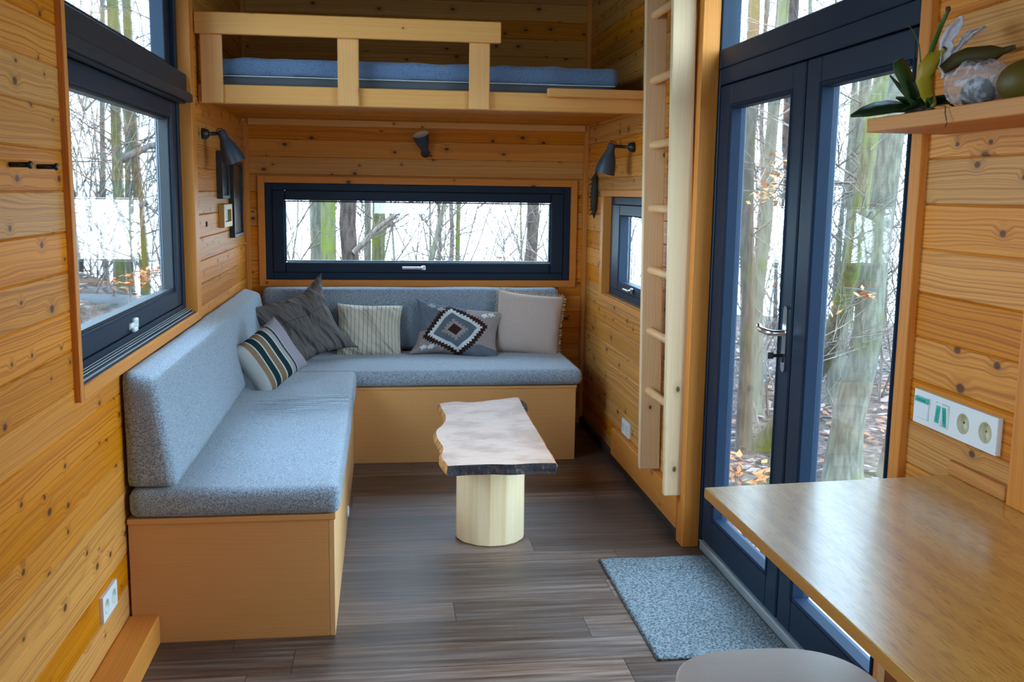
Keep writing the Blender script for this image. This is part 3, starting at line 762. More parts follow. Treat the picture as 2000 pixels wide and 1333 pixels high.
def mat_kilim():
    M = NT('diamond_kilim', .95, .1); u, v, tc = uvs(M)
    a = M.m_('MULTIPLY', M.m_('SUBTRACT', u, .47), 1.55); b = M.m_('SUBTRACT', v, .46)
    # the medallion is turned a little on the cloth
    p = M.m_('ADD', M.m_('MULTIPLY', a, .97), M.m_('MULTIPLY', b, .24)); q = M.m_('SUBTRACT', M.m_('MULTIPLY', b, .97), M.m_('MULTIPLY', a, .24))
    p = M.m_('ABSOLUTE', p); q = M.m_('ABSOLUTE', M.m_('MULTIPLY', q, 1.15))
    d = M.m_('ADD', p, q); t = M.m_('SUBTRACT', p, q)
    z = M.m_('MULTIPLY', M.m_('PINGPONG', M.m_('MULTIPLY', t, 11.), .5), .11)
    z1 = M.m_('ADD', d, z)
    bl = M.m_('MULTIPLY', M.m_('LESS_THAN', v, .42), M.m_('LESS_THAN', u, .5)); br = M.m_('MULTIPLY', M.m_('LESS_THAN', .55, u), M.m_('LESS_THAN', .26, v))
    bgc = M.mix(M.m_('MAXIMUM', bl, br), (.14, .155, .18), (.34, .275, .25))
    c = M.mix(M.m_('LESS_THAN', z1, .62), bgc, (.045, .018, .014))
    c = M.mix(M.m_('LESS_THAN', z1, .50), c, (.66, .66, .64))
    c = M.mix(M.m_('LESS_THAN', d, .37), c, (.12, .14, .165))
    z2 = M.m_('MULTIPLY', M.m_('PINGPONG', M.m_('MULTIPLY', t, 11.), .5), .14)
    c = M.mix(M.m_('LESS_THAN', M.m_('ADD', d, z2), .245), c, (.33, .28, .26))
    c = M.mix(M.m_('LESS_THAN', d, .115), c, (.055, .02, .015))
    # small paired arrows in the upper corners
    for cu, cv, col in ((.20, .86, (.36, .33, .32)), (.30, .80, (.36, .33, .32)), (.84, .86, (.70, .71, .72)), (.76, .80, (.70, .71, .72)), (.16, .12, (.66, .66, .66)), (.25, .12, (.66, .66, .66))):
        e = M.m_('ADD', M.m_('ABSOLUTE', M.m_('SUBTRACT', u, cu)), M.m_('MULTIPLY', M.m_('ABSOLUTE', M.m_('SUBTRACT', v, cv)), .9))
        e = M.m_('ADD', e, M.m_('MULTIPLY', M.m_('PINGPONG', M.m_('MULTIPLY', u, 26.), .5), .05))
        c = M.mix(M.m_('LESS_THAN', e, .065), c, col)
    M.set('Base Color', c); folds(M, u, v, M.noise(tc.outputs['Object'], 200., 2), .014, 4., 2., -.5, 6.); return M.m
def place_pillow(name, bm, mat, loc, yaw, lean, roll, label):
    o = obj(name, bm, mat, smooth=True)
    o.matrix_world = Matrix.Translation(loc) @ Matrix.Rotation(R_(yaw), 4, 'Z') @ Matrix.Rotation(R_(lean), 4, 'X') @ Matrix.Rotation(R_(roll), 4, 'Y')
    return tag(o, label, 'pillow')
# yaw 0 faces the camera; lean < 0 tips the top back
place_pillow('pillow', pillow_bm(.47, .44, .15, pinch=.17, wr=.018, seed=2., ws=9., ear=.14, n=72, ridge=.060), mat_linen(), (-.475, 5.80, .705), 22, -20, -20,
             'large rumpled taupe linen pillow wedged in the sofa corner')
place_pillow('pillow', pillow_bm(.40, .33, .12, pinch=.07, wr=.010, seed=5., n=48, ridge=.024), mat_lines(), (-.088, 6.02, .655), 2, -16, 2,
             'cream pillow with thin dark pinstripes against the end backrest')
place_pillow('pillow', pillow_bm(.54, .34, .13, pinch=.12, wr=.016, seed=8., ws=7., ear=.06, n=56, ridge=.032), mat_kilim(), (.448, 5.98, .655), -3, -28, 8,
             'grey and beige pillow with a serrated brown and white diamond')
pl = place_pillow('pillow', pillow_bm(.41, .385, .13, pinch=.05, wr=.006, seed=11.), mat_check(), (.888, 6.02, .695), -6, -13, 6,
             'beige finely checked pillow with frayed fringe edges')
bm = bmesh.new(); rr = random.Random(4)
for s in range(4):
    for k in range(60):
        t = k/59*2-1
        if s < 2: x, z = (.2+.0)*(-1 if s == 0 else 1)*(1-.05*(1-t*t)), t*.19; dx, dz = (-1 if s == 0 else 1), 0
        else: x, z = t*.2, .19*(-1 if s == 2 else 1)*(1-.05*(1-t*t)); dx, dz = 0, (-1 if s == 2 else 1)
        L_ = rr.uniform(.012, .024)
        tube(bm, [(x-dx*.004, 0, z-dz*.004), (x+dx*L_+rr.uniform(-.006, .006)*abs(dz), rr.uniform(-.006, .006), z+dz*L_+rr.uniform(-.006, .006)*abs(dx))], [.0034, .0022], 4)
obj('fringe', bm, flat('straw_fringe', (.55, .42, .26), .9), pl)
place_pillow('pillow', pillow_bm(.33, .30, .13, pinch=.08, wr=.008, seed=14.), mat_stripe(), (-.567, 4.96, .672), 40, -20, -26,
             'small pillow with wavy brown and black stripes leaning on the long backrest')

# ------------------------------------------------------------------ coffee table
ct = empty('coffee_table', (.46, 4.17, 0)); tag(ct, 'low table of a live-edge slab on a peeled log standing on the floor', 'table')
off = Vector((-.46, -4.17, 0))
out = [(.268, 4.812), (.276, 4.654), (.282, 4.535), (.267, 4.395), (.225, 4.253), (.221, 4.117), (.235, 3.954), (.221, 3.804), (.242, 3.676), (.323, 3.688), (.415, 3.690), (.486, 3.680),
       (.577, 3.690), (.663, 3.685), (.669, 3.921), (.673, 4.208), (.676, 4.568), (.686, 4.886), (.676, 4.938), (.574, 4.893), (.435, 4.835), (.353, 4.856)]
def catmull(pts, m=5, sharp=()):
    res = []; n = len(pts)
    for i in range(n):
        p0, p1, p2, p3 = [Vector(pts[(i+k-1) % n]) for k in range(4)]
        if i in sharp: p0 = p1
        if (i+1) % n in sharp: p3 = p2
        for s in range(m):
            t = s/m
            res.append(.5*((2*p1)+(p2-p0)*t+(2*p0-5*p1+4*p2-p3)*t*t+(3*p1-p0-3*p2+p3)*t**3))
    return res
pl_ = catmull(out, 5, (0, 8, 13, 17))
bm = bmesh.new(); n = len(pl_); rings = []
cen = Vector((.45, 4.27))
for zi, (z, ins) in enumerate(((.460, .004), (.457, .0), (.440, -.006), (.425, .000), (.418, .010))):
    rg = []
    for k, p in enumerate(pl_):
        nd = (pl_[(k+1) % n]-pl_[k-1]).normalized(); nr = Vector((nd.y, -nd.x))
        if nr.dot(p-cen) < 0: nr = -nr
        j = noise.noise(Vector((p.x*14, p.y*14, z*40)))*(.006 if zi else .001)
        front = p.y < 3.705
        q = p - nr*((0 if front else ins) + j - (.004 if zi > 1 and not front else 0))
        rg.append(bm.verts.new((q.x, q.y, z)))
    rings.append(rg)
for a, b in zip(rings, rings[1:]):
    for k in range(n):
        f = bm.faces.new((a[k], b[k], b[(k+1) % n], a[(k+1) % n]))
        fr = (a[k].co.y < 3.705); f.smooth = not fr
        f.material_index = 2 if fr else 1
ft = bm.faces.new(rings[0]); fb = bm.faces.new(rings[-1][::-1])
bmesh.ops.recalc_face_normals(bm, faces=bm.faces)
def slab_top():
    M = NT('sawn_slab', .42, .4); x, y, z = M.sep()
    g = M.noise(M.comb(M.m_('MULTIPLY', x, 9.), M.m_('MULTIPLY', y, 60.), 0.), 1., 4.)
    b = M.noise(M.n('TexCoord').outputs['Object'], 5., 3.)
    c = M.mix(g, (.60, .31, .20), (.80, .51, .36)); c = M.mix(M.smooth(b, .42, .62), c, (.52, .26, .16))
    edge = M.smooth(b, .62, .75); c = M.mix(M.m_('MULTIPLY', edge, .8), c, (.66, .31, .11))
    # drying cracks and knot
    cr = M.noise(M.comb(M.m_('MULTIPLY', x, 4.), M.m_('MULTIPLY', y, 30.), 2.), 1., 2.)
    c = M.mix(M.m_('MULTIPLY', M.m_('LESS_THAN', M.m_('ABSOLUTE', M.m_('SUBTRACT', cr, .40)), .0035), .6), c, (.10, .06, .05))
    M.set('Base Color', c); return M.m
def slab_end():
    M = NT('charred_end_grain', .7, .3); x, y, z = M.sep()
    g = M.noise(M.comb(M.m_('MULTIPLY', x, 38.), 0., M.m_('MULTIPLY', z, 26.)), 1., 4., .7)
    M.set('Base Color', M.ramp(g, [(.35, (.015, .013, .018)), (.55, (.05, .035, .035)), (.72, (.22, .13, .08))])); M.bump(g, .8, .006); return M.m
MAT['slab_bark'] = bark('slab_bark', (.34, .13, .035), (.62, .28, .09), (.16, .06, .03), .1)
P_(bm); obj('tabletop', bm, None, ct, mats=[slab_top(), MAT['slab_bark'], slab_end()])
bm = bmesh.new()
extrude_poly(bm, [(.668, 4.70), (.700, 4.72), (.708, 4.80), (.700, 4.88), (.680, 4.90)], .425, .456, .006)
obj('bark_edge', P_(bm), MAT['bark_dark'], ct)
def log_mat():
    M = NT('peeled_log', .55, .3); x, y, z = M.sep()
    at = M.m_('ARCTAN2', x, y)
    g = M.noise(M.comb(M.m_('MULTIPLY', at, 9.), 0., M.m_('MULTIPLY', z, 3.)), 1., 4.); f = M.noise(M.comb(M.m_('MULTIPLY', at, 3.), 0., M.m_('MULTIPLY', z, 1.5)), 1., 2.)
    c = M.mix(g, (.80, .57, .31), (.88, .68, .44)); c = M.mix(M.m_('MULTIPLY', M.smooth(f, .45, .75), .5), c, (.74, .46, .20)); M.set('Base Color', c); M.bump(g, .2, .002); return M.m
bm = bmesh.new(); rr = random.Random(3); nf = 15; ang = [2*math.pi*(k+rr.uniform(-.15, .15))/nf for k in range(nf)]
prof = [(.0, .143), (.006, .150), (.12, .149), (.25, .148), (.405, .149), (.4175, .149)]
rg = []
for z, r in prof: rg.append([bm.verts.new((r*math.cos(a)*1.01, r*math.sin(a), z)) for a in ang])
for a, b in zip(rg, rg[1:]):
    for k in range(nf): bm.faces.new((a[k], a[(k+1) % nf], b[(k+1) % nf], b[k]))
bm.faces.new(rg[0][::-1]); bm.faces.new(rg[-1])
bmesh.ops.bevel(bm, geom=[e for e in bm.edges if abs(e.verts[0].co.z-e.verts[1].co.z) > .01], offset=.006, segments=2, profile=.5, affect='EDGES')
obj('log_base', bm, log_mat(), ct)

# ------------------------------------------------------------------ door mat
bm = bmesh.new(); nx, ny = 48, 84; g = {}
for i in range(nx+1):
    for j in range(ny+1):
        x = .874+i/nx*.462; y = 2.935+j/ny*.895
        y += (.02 if j == ny else 0)*math.sin(i*.15)
        e = min(i, nx-i, j, ny-j)
        z = .0035+(.0065 if e > 0 else 0)+noise.noise(Vector((x*90, y*90, 0)))*.0016 + .012*max(0, noise.noise(Vector((x*3, y*3, 4.))))*(1 if j > ny-14 else .1)
        g[i, j] = bm.verts.new((x, y, z))
for i in range(nx):
    for j in range(ny):
        f = bm.faces.new((g[i, j], g[i+1, j], g[i+1, j+1], g[i, j+1])); f.smooth = True
bmesh.ops.solidify(bm, geom=bm.faces[:], thickness=.003)
tag(obj('door_mat', bm, MAT['mat']), 'grey-blue rectangular door mat lying inside the threshold', 'mat')

# ------------------------------------------------------------------ counter table, stool
tb = empty('counter_table', (.99, 1.4, .875)); tag(tb, 'high oak counter table fixed to the planked wall by the sockets', 'table')
off = Vector((-.99, -1.4, -.875))
def tabletop(z0, z1, inset):
    t = bmesh.new()
    pts = [(.686+inset, -.6), (XR-.001, -.6), (XR-.001, 2.046-inset), (.686+inset, 1.996-inset)]
    extrude_poly(t, pts, z0, z1, .0015); return t
obj('tabletop', P_(tabletop(.8735, .875+.0005, .0)), MAT['oak'], tb)
obj('edge_band', P_(tabletop(.853, .873, -.0005)), MAT['oak_edge'], tb)
obj('support_panel', P_(B(.95, XR-.003, -.3, -.27, .002, .852)), MAT['ply_side'], tb)
obj('support_panel', P_(B(1.02, XR-.003, 1.80, 1.83, .002, .852)), MAT['ply_side'], tb)
tag(obj('backsplash_batten', B(XR-.014, XR-.0005, 1.843, 2.055, .8765, .908, .002), MAT['shelf']), 'thin wooden upstand batten along the back of the counter table', 'batten')
st = empty('bar_stool', (.71, 1.56, 0)); tag(st, 'bar stool with a rounded plywood seat under the counter table', 'stool')
bm = bmesh.new(); pts = []
for k in range(48):
    a = 2*math.pi*k/48; c, s = math.cos(a), math.sin(a)
    pts.append((.190*math.copysign(abs(c)**.72, c), .195*math.copysign(abs(s)**.72, s)))
t = bmesh.new(); extrude_poly(t, pts, .608, .622, .004)
bmesh.ops.subdivide_edges(t, edges=t.edges[:], cuts=1)
merge(bm, t); obj('seat', bm, MAT['stool'], st)
for sx in (-1, 1):
    for sy in (-1, 1):
        obj('leg', tube(bmesh.new(), [(sx*.12, sy*.12, .607), (sx*.185, sy*.185, .002)], [.013, .011], 12), MAT['black'], st)
bm = bmesh.new(); q = .16
for a, b in (((-q, -q), (q, -q)), ((q, -q), (q, q)), ((q, q), (-q, q)), ((-q, q), (-q, -q))): tube(bm, [(a[0], a[1], .22), (b[0], b[1], .22)], .008, 10)
obj('foot_ring', bm, MAT['black'], st)

# ------------------------------------------------------------------ wall fittings
def lamp(loc, wall_x, side, spin, label, fac=1.):
    """bracket on the wall, arm, and a bell shade; loc = shade neck"""
    L = empty('wall_lamp', loc); tag(L, label, 'lamp', None)
    l = Vector(loc); wx = wall_x-l.x
    bm = bmesh.new(); lathe(bm, [(.026, 0), (.026, .012), (.020, .030), (.012, .034)], 20, Matrix.Translation((wx, -.0, .0)) @ Matrix.Rotation(R_(90*side), 4, 'Y'))
    obj('wall_bracket', bm, MAT['black'], L)
    bm = tube(bmesh.new(), [(wx+side*.03, 0, 0), (side*-.012, 0, .003)], .0085, 10)
    tube(bm, [(side*-.015, -.0, .004), (side*.012, 0, .006)], .014, 12)
    obj('arm', bm, MAT['black'], L)
    prof = [(.017, .018), (.020, .012), (.021, -.020), (.027, -.034), (.036, -.055), (.045, -.085), (.051, -.115), (.0535, -.140)]
    inn = [(r-.0025, z) for r, z in reversed(prof)]
    mt = Matrix.Rotation(R_(spin), 4, 'Y') @ Matrix.Rotation(R_(8), 4, 'X')
    bm = lathe(bmesh.new(), [(.0, .018)]+prof, 28, mt, close=False); s = obj('shade', bm, MAT['lamp'], L)
    bm = lathe(bmesh.new(), [(.0535, -.140)]+inn[:-2]+[(0, -.005)], 28, mt, close=False); obj('shade_lining', bm, MAT['lampin'], s)
    bm = tube(bmesh.new(), [(side*-.03, 0, .008), (side*-.02, 0, .024), (side*-.002, 0, .026), (side*.006, 0, .014)], .0022, 6); obj('cable', bm, MAT['black'], L)
    return L
lamp((-.745, 4.86, 1.752), XL, 1, -22, 'dark grey spotlight lamp on the long window wall above the picture frames')
lamp((1.172, 5.10, 1.742), XR, -1, 12, 'black spotlight lamp above the small window near the ladder')
sp = empty('spotlight', (.262, YB, 1.735)); tag(sp, 'small dark spotlight on the end wall tilted up at the loft underside', 'lamp')
obj('wall_bracket', lathe(bmesh.new(), [(.028, 0), (.028, .012), (.018, .03), (.012, .045)], 20, Matrix.Translation((0, -.0005, 0)) @ Matrix.Rotation(R_(90), 4, 'X')), MAT['black'], sp)
mt = Matrix.Translation((-.002, -.055, .005)) @ Matrix.Rotation(R_(-17), 4, 'Y') @ Matrix.Rotation(R_(24), 4, 'X')
s_ = obj('shade', lathe(bmesh.new(), [(0, -.02), (.019, -.018), (.022, .02), (.034, .05), (.044, .08), (.050, .118)], 28, mt, close=False), MAT['lamp'], sp)
obj('shade_lining', lathe(bmesh.new(), [(.050, .118), (.046, .112), (.0, .104)], 28, mt, close=False), MAT['lampin'], s_)

def frame(name, y0, y1, z0, z1, mat, pic, label, w=.02, dep=.022, x=XL):
    f = empty(name, (x, (y0+y1)/2, z0)); tag(f, label, 'picture frame')
    o_ = Vector((-x, -(y0+y1)/2, -z0))
    bm = ring_frame(bmesh.new(), 'x', x+.0005, x+dep, y0, y1, z0, z1, w); bmesh.ops.translate(bm, vec=o_, verts=bm.verts)
    obj('frame_border', bm, mat, f)
    bm = B(x+.001, x+dep*.5, y0+w, y1-w, z0+w, z1-w); bmesh.ops.translate(bm, vec=o_, verts=bm.verts)
    obj('picture', bm, pic, f)
def pic_mat(name, a, b, sc):
    M = NT(name, .3, .5); v = M.n('TexCoord').outputs['Object']; M.set('Base Color', M.mix(M.smooth(M.noise(v, sc, 3), .4, .6), a, b)); return M.m
frame('picture_frame', 5.235, 5.475, 1.448, 1.688, MAT['black'], pic_mat('print_a', (.02, .025, .03), (.10, .11, .12), 14), 'square black picture frame on the long wall right under the lamp shade', .018, .03)
frame('picture_frame', 5.62, 5.985, 1.232, 1.652, MAT['black'], pic_mat('print_b', (.05, .028, .018), (.09, .05, .03), 9), 'tall black picture frame with a brown print near the room corner', .02, .03)
frame('picture_frame', 5.265, 5.535, 1.300, 1.420, MAT['brass'], pic_mat('print_c', (.10, .12, .03), (.50, .42, .12), 30), 'small golden picture frame below the square black one', .03, .03)
tag(obj('knothole', lathe(bmesh.new(), [(.0, .006), (.011, .005), (.013, 0)], 16, Matrix.Translation((XL+.0005, 4.903, 1.331)) @ Matrix.Rotation(R_(90), 4, 'Y')), MAT['black']), 'small dark knothole in the planks beside the golden frame', 'plug')  # black disc standing in for a knothole in the plank
for y, lb in ((2.40, 'black peg hook on the planks, the one farther from the window'), (2.583, 'black peg hook on the planks, the one nearer the window trim')):
    h = empty('wall_hook', (XL, y, 1.547)); tag(h, lb, 'hook')
    obj('peg', lathe(bmesh.new(), [(.0062, .0005), (.0062, .040)], 18, Matrix.Rotation(R_(90), 4, 'Y')), MAT['black'], h)
    obj('cap', lathe(bmesh.new(), [(.0062, .0402), (.0085, .042), (.009, .046), (.007, .0485), (0, .049)], 18, Matrix.Rotation(R_(90), 4, 'Y')), MAT['black'], h)
# carved ornament hanging by the corner
bm = bmesh.new()
pts = [(XR-.012, 5.972, 1.640), (XR-.020, 5.960, 1.60), (XR-.024, 5.952, 1.54), (XR-.022, 5.962, 1.47), (XR-.020, 5.975, 1.41), (XR-.014, 5.99, 1.352)]
tube(bm, pts, [.006, .017, .020, .023, .019, .004], 10)
for k in range(9):
    z = 1.60-.026*k; tube(bm, [(XR-.018, 5.965, z), (XR-.052-.006*math.sin(k*2), 5.955, z-.022)], [.008, .002], 6)
tag(obj('wall_ornament', bm, flat('dark_feather', (.035, .032, .022), .8)), 'long dark feathery ornament hanging beside the small window', 'ornament')

def socket(parent, loc, nx, r=.0205, lin=MAT['socket_in']):
    """round well facing along x, at loc on the plate; nx = outward normal sign"""
    mt = Matrix.Translation(loc) @ Matrix.Rotation(R_(90*nx), 4, 'Y')
    o = obj('socket', lathe(bmesh.new(), [(r+.002, -.001), (r+.002, .0012), (r, .0012), (r*.96, -.0085), (0, -.0085)], 28, mt, close=False), lin, parent)
    bm = bmesh.new()
    for dy in (-.0095, .0095):
        lathe(bm, [(.0026, -.0084), (.0026, -.0078), (0, -.0078)], 10, Matrix.Translation(Vector(loc)+Vector((0, dy, 0))) @ Matrix.Rotation(R_(90*nx), 4, 'Y'))
    obj('contact', bm, MAT['black'], o)
    return o
def outlet(x, nx, yc, zc, label, n=2):
    e = empty('wall_outlet', (x, yc, zc)); tag(e, label, 'outlet')
    w = .155 if n == 2 else .08
    # plate built as a ring around each well so that the sockets are truly sunken
    bm = bmesh.new(); q0, q1 = sorted((nx*.0005, nx*.0105))
    cell = w/n
    for k in range(n):
        c = -w/2+cell*(k+.5)
        m = 32; inner0 = []; outer = []
        for s in range(m):
            a = 2*math.pi*s/m; cy, cz = math.cos(a), math.sin(a); f = 1/max(abs(cy), abs(cz))
            inner0.append((c+cy*.0215, cz*.0215)); outer.append((c+cy*f*cell/2, cz*f*.0395))
        I = [bm.verts.new((nx*.0105, a, b)) for a, b in inner0]; O_ = [bm.verts.new((nx*.0105, a, b)) for a, b in outer]; S = [bm.verts.new((nx*.0005, a, b)) for a, b in outer]
        for s in range(m):
            t = (s+1) % m
            bm.faces.new((I[s], I[t], O_[t], O_[s])); bm.faces.new((O_[s], O_[t], S[t], S[s]))
    obj('cover_plate', bm, MAT['white'], e)
    for k in range(n): socket(e, (nx*.0100, -w/2+cell*(k+.5), 0), nx)
    return e
outlet(XL, 1, 2.985, .256, 'white double outlet low on the planks near the bench end')
outlet(XR, -1, 5.068, .254, 'white double outlet low on the planks near the ladder foot')
# four-gang switch and socket panel
sw = empty('switch_panel', (XR, 2.053, 1.003)); tag(sw, 'white panel of switches with green tape and two sockets above the counter', 'switch panel')
PW, PH = .332, .0815
bm = bmesh.new()
def plate_cell(bm, c, cell, hole):
    m = 32; I, O_, S = [], [], []
    def edge(cy, cz): k_ = max(abs(cy), abs(cz)); return cy/k_*cell/2, cz/k_*PH/2
    for s in range(m):
        a = 2*math.pi*s/m; cy, cz = math.cos(a), math.sin(a); ey, ez = edge(cy, cz)
        if hole == 'round': iy, iz = cy*.0235, cz*.0235
        else: g_ = .0272/max(abs(cy), abs(cz)); iy, iz = cy*g_, cz*g_
        I.append(bm.verts.new((-.012, c+iy, iz))); O_.append(bm.verts.new((-.012, c+ey, ez))); S.append(bm.verts.new((-.0005, c+ey, ez)))
    for s in range(m):
        t = (s+1) % m; bm.faces.new((I[s], I[t], O_[t], O_[s])); bm.faces.new((O_[s], O_[t], S[t], S[s]))
cw = PW/4; cs = [PW/2-cw*(k+.5) for k in range(4)]
for k, c in enumerate(cs): plate_cell(bm, c, cw, 'sq' if k < 2 else 'round')
obj('cover_plate', bm, MAT['white'], sw)
def rocker(c, w, tilt):
    bm = B(-.0065, .006, -w/2, w/2, -.0268, .0268, .0015)
    bmesh.ops.transform(bm, matrix=Matrix.Translation((-.0085, c, 0)) @ Matrix.Rotation(R_(tilt), 4, 'Y'), verts=bm.verts)
    return obj('rocker', bm, MAT['white'], sw)
def tape(par, c, z, w, h, tilt, ink):
    bm = B(-.0082, -.0068, -w/2, w/2, -h/2, h/2)
    bmesh.ops.transform(bm, matrix=Matrix.Translation((-.0085, c, z)) @ Matrix.Rotation(R_(tilt), 4, 'Y'), verts=bm.verts)
    t = obj('tape_label', bm, MAT['tape'], par)
    bm = bmesh.new(); rr = random.Random(int(ink*100))
    vert = h > w; Ln = (h if vert else w)*.62; m = 9
    for k in range(m):     # an unreadable scribble, as on the tape in the room
        a = -Ln/2+Ln*k/(m-1); b = rr.uniform(.25, .5)*(w if vert else h)*.6
        y, z_ = (0, a) if vert else (a, 0)
        if vert: box(bm, -.0087, -.0082, -b, b*.6, z_-.0006, z_+.0006)
        else: box(bm, -.0087, -.0082, y-.0006, y+.0006, -b, b*.6)
    bmesh.ops.transform(bm, matrix=Matrix.Translation((-.0085, c, z)) @ Matrix.Rotation(R_(tilt), 4, 'Y'), verts=bm.verts)
    obj('handwriting', bm, MAT['inkink'], t)
r1 = rocker(cs[0], .053, 4); tape(r1, cs[0]+.002, .0185, .058, .0125, 4, 1.1)
r2 = rocker(cs[1]+.0136, .0262, 5); tape(r2, cs[1]+.0145, -.001, .0155, .040, 5, 2.2)
r3 = rocker(cs[1]-.0136, .0262, -5); tape(r3, cs[1]-.0135, -.001, .0125, .045, -5, 3.3)
for k in (2, 3): socket(sw, (-.0115, cs[k], 0), -1, .0215, MAT['cream'])

# ------------------------------------------------------------------ shelf and what stands on it
SZ = 1.678
tag(obj('wall_shelf', B(1.098, XR-.0005, .6, 2.190, SZ-.031, SZ, .002), MAT['shelf']), 'pine wall shelf carrying plant and fruit beside the doors', 'shelf')
pt = empty('houseplant', (1.165, 2.10, SZ)); tag(pt, 'green strap-leaved plant with a tall bud stalk hanging over the shelf end', 'plant')
off = Vector((-1.165, -2.10, -SZ))
sd = (0, 1, .25)
obj('leaf', P_(leaf_strip(bmesh.new(), [(1.170, 2.10, 1.690), (1.150, 2.11, 1.702), (1.117, 2.12, 1.7045), (1.085, 2.12, 1.699), (1.055, 2.12, 1.690), (1.024, 2.12, 1.678)], [.009, .017, .022, .022, .016, .003], (0, .75, .65), fold=.2)), MAT['leaf_dark'], pt)
obj('leaf', P_(leaf_strip(bmesh.new(), [(1.172, 2.10, 1.700), (1.158, 2.11, 1.722), (1.140, 2.12, 1.745), (1.110, 2.12, 1.768)], [.010, .020, .020, .003], (.5, .8, -.2), fold=.3)), MAT['leaf_dark'], pt)
obj('leaf', P_(leaf_strip(bmesh.new(), [(1.168, 2.09, 1.690), (1.158, 2.10, 1.725), (1.145, 2.10, 1.757), (1.127, 2.10, 1.785), (1.117, 2.10, 1.800)], [.009, .019, .024, .024, .015], (.8, .4, .45), fold=.25)), MAT['leaf_mid'], pt)
obj('leaf', P_(leaf_strip(bmesh.new(), [(1.180, 2.09, 1.690), (1.190, 2.07, 1.705), (1.206, 2.05, 1.706), (1.222, 2.04, 1.694)], [.006, .010, .010, .003], (0, .8, .6))), MAT['leaf_dark'], pt)
obj('leaf', P_(leaf_strip(bmesh.new(), [(1.165, 2.05, 1.688), (1.150, 2.02, 1.700), (1.140, 2.00, 1.708), (1.132, 1.98, 1.695)], [.006, .010, .010, .003], (1, .3, .3))), MAT['leaf_mid'], pt)
for k, (dx, dy, dz, L1, w1) in enumerate([(-.5, .5, .55, .07, .013), (-.2, -.6, .6, .06, .012), (.5, -.4, .5, .07, .012), (-.75, -.3, .15, .06, .012), (.2, .2, 1., .075, .014), (-.35, .1, .95, .085, .013), (.6, .4, .4, .05, .011), (-.1, -.9, .1, .07, .012)]):
    d_ = Vector((dx, dy, dz)).normalized(); p0 = Vector((1.168, 2.085, 1.700)); pp = [p0+d_*L1*t + Vector((0, 0, -.022*t*t)) for t in (0, .3, .6, .85, 1.)]
    obj('leaf', P_(leaf_strip(bmesh.new(), pp, [w1*.5, w1, w1*1.15, w1*.7, .0015], d_.cross(Vector((.2, .3, 1))), fold=.3)), MAT['leaf_dark' if k % 2 else 'leaf_mid'], pt)
bm = bmesh.new(); tube(bm, [(1.166, 2.085, 1.70), (1.167, 2.08, 1.779), (1.183, 2.08, 1.827), (1.197, 2.08, 1.868), (1.210, 2.08, 1.899)], [.0062, .006, .0056, .005, .0042], 10)
sk = obj('flower_stalk', P_(bm), MAT['stalk'], pt)
bm = bmesh.new(); lathe(bm, [(0, -.003), (.0045, 0), (.006, .005), (.0045, .010), (0, .011)], 12, Matrix.Translation((1.211, 2.08, 1.900))); obj('bud', P_(bm), MAT['brownroot'], sk)
obj('flower_stalk', P_(tube(bmesh.new(), [(1.172, 2.10, 1.70), (1.182, 2.12, 1.782), (1.173, 2.12, 1.834), (1.158, 2.12, 1.863), (1.137, 2.12, 1.881)], [.002, .0018, .0015, .0012, .0008], 6)), MAT['stalk'], pt)
bm = bmesh.new(); rr = random.Random(9)
for k in range(9):
    a = rr.uniform(0, 6.28); tube(bm, [(1.168, 2.085, 1.698), (1.168+.02*math.cos(a), 2.085+.025*math.sin(a), 1.69), (1.168+.036*math.cos(a), 2.085+.045*math.sin(a), 1.6815)], [.005, .004, .0015], 6)
lathe(bm, [(0, .001), (.016, .003), (.018, .012), (.011, .026), (0, .030)], 14, Matrix.Translation((1.168, 2.088, SZ)))
tube(bm, [(1.10, 1.90, 1.684), (1.094, 1.862, 1.680), (1.090, 1.854, 1.664), (1.089, 1.846, 1.652), (1.086, 1.838, 1.645), (1.089, 1.849, 1.638)], .0011, 5)
tube(bm, [(1.165, 2.07, 1.684), (1.12, 1.98, 1.682), (1.10, 1.90, 1.684)], .0012, 5)
obj('roots', P_(bm), MAT['brownroot'], pt)
def banana(pts, r, label, mat=None):
    n = len(pts); rad = [r*(.25+.75*math.sin(math.pi*min(1, .12+k/(n-1)*.80))) for k in range(n)]; rad[-1] = r*.30; rad[-2] = r*.36
    b = empty('banana', pts[0]); tag(b, label, 'banana', None); o_ = -Vector(pts[0])
    sm = [Vector(p)+o_ for p in pts]
    obj('peel', tube(bmesh.new(), sm, rad, 7), mat or MAT['banana'], b)
    obj('stem_tip', tube(bmesh.new(), [sm[-1], sm[-1]+(sm[-1]-sm[-2])*.5], [r*.31, r*.26], 7), MAT['brownroot'], b)
banana([(1.168, 2.04, 1.700), (1.148, 2.03, 1.722), (1.138, 2.025, 1.748), (1.139, 2.02, 1.772), (1.150, 2.015, 1.792), (1.160, 2.01, 1.802), (1.166, 2.008, 1.810)], .019, 'yellow banana standing upright right behind the green plant')
banana([(1.150, 1.98, 1.765), (1.172, 1.97, 1.783), (1.192, 1.96, 1.790), (1.213, 1.95, 1.7905), (1.232, 1.94, 1.794), (1.250, 1.93, 1.799), (1.264, 1.925, 1.804)], .020, 'shade-darkened banana lying on top with its stem pointing to the wall', MAT['banana_shaded'])
bm = bmesh.new(); bmesh.ops.create_uvsphere(bm, u_segments=32, v_segments=20, radius=1)
for v in bm.verts: v.co = Vector((v.co.x*.052, v.co.y*.070, v.co.z*.044)); 
for f in bm.faces: f.smooth = True
tag(obj('melon', bm, MAT['melon'], loc=(1.222, 1.795, SZ+.0445)), 'large yellow-brown melon on the shelf beside the plastic bag', 'melon')
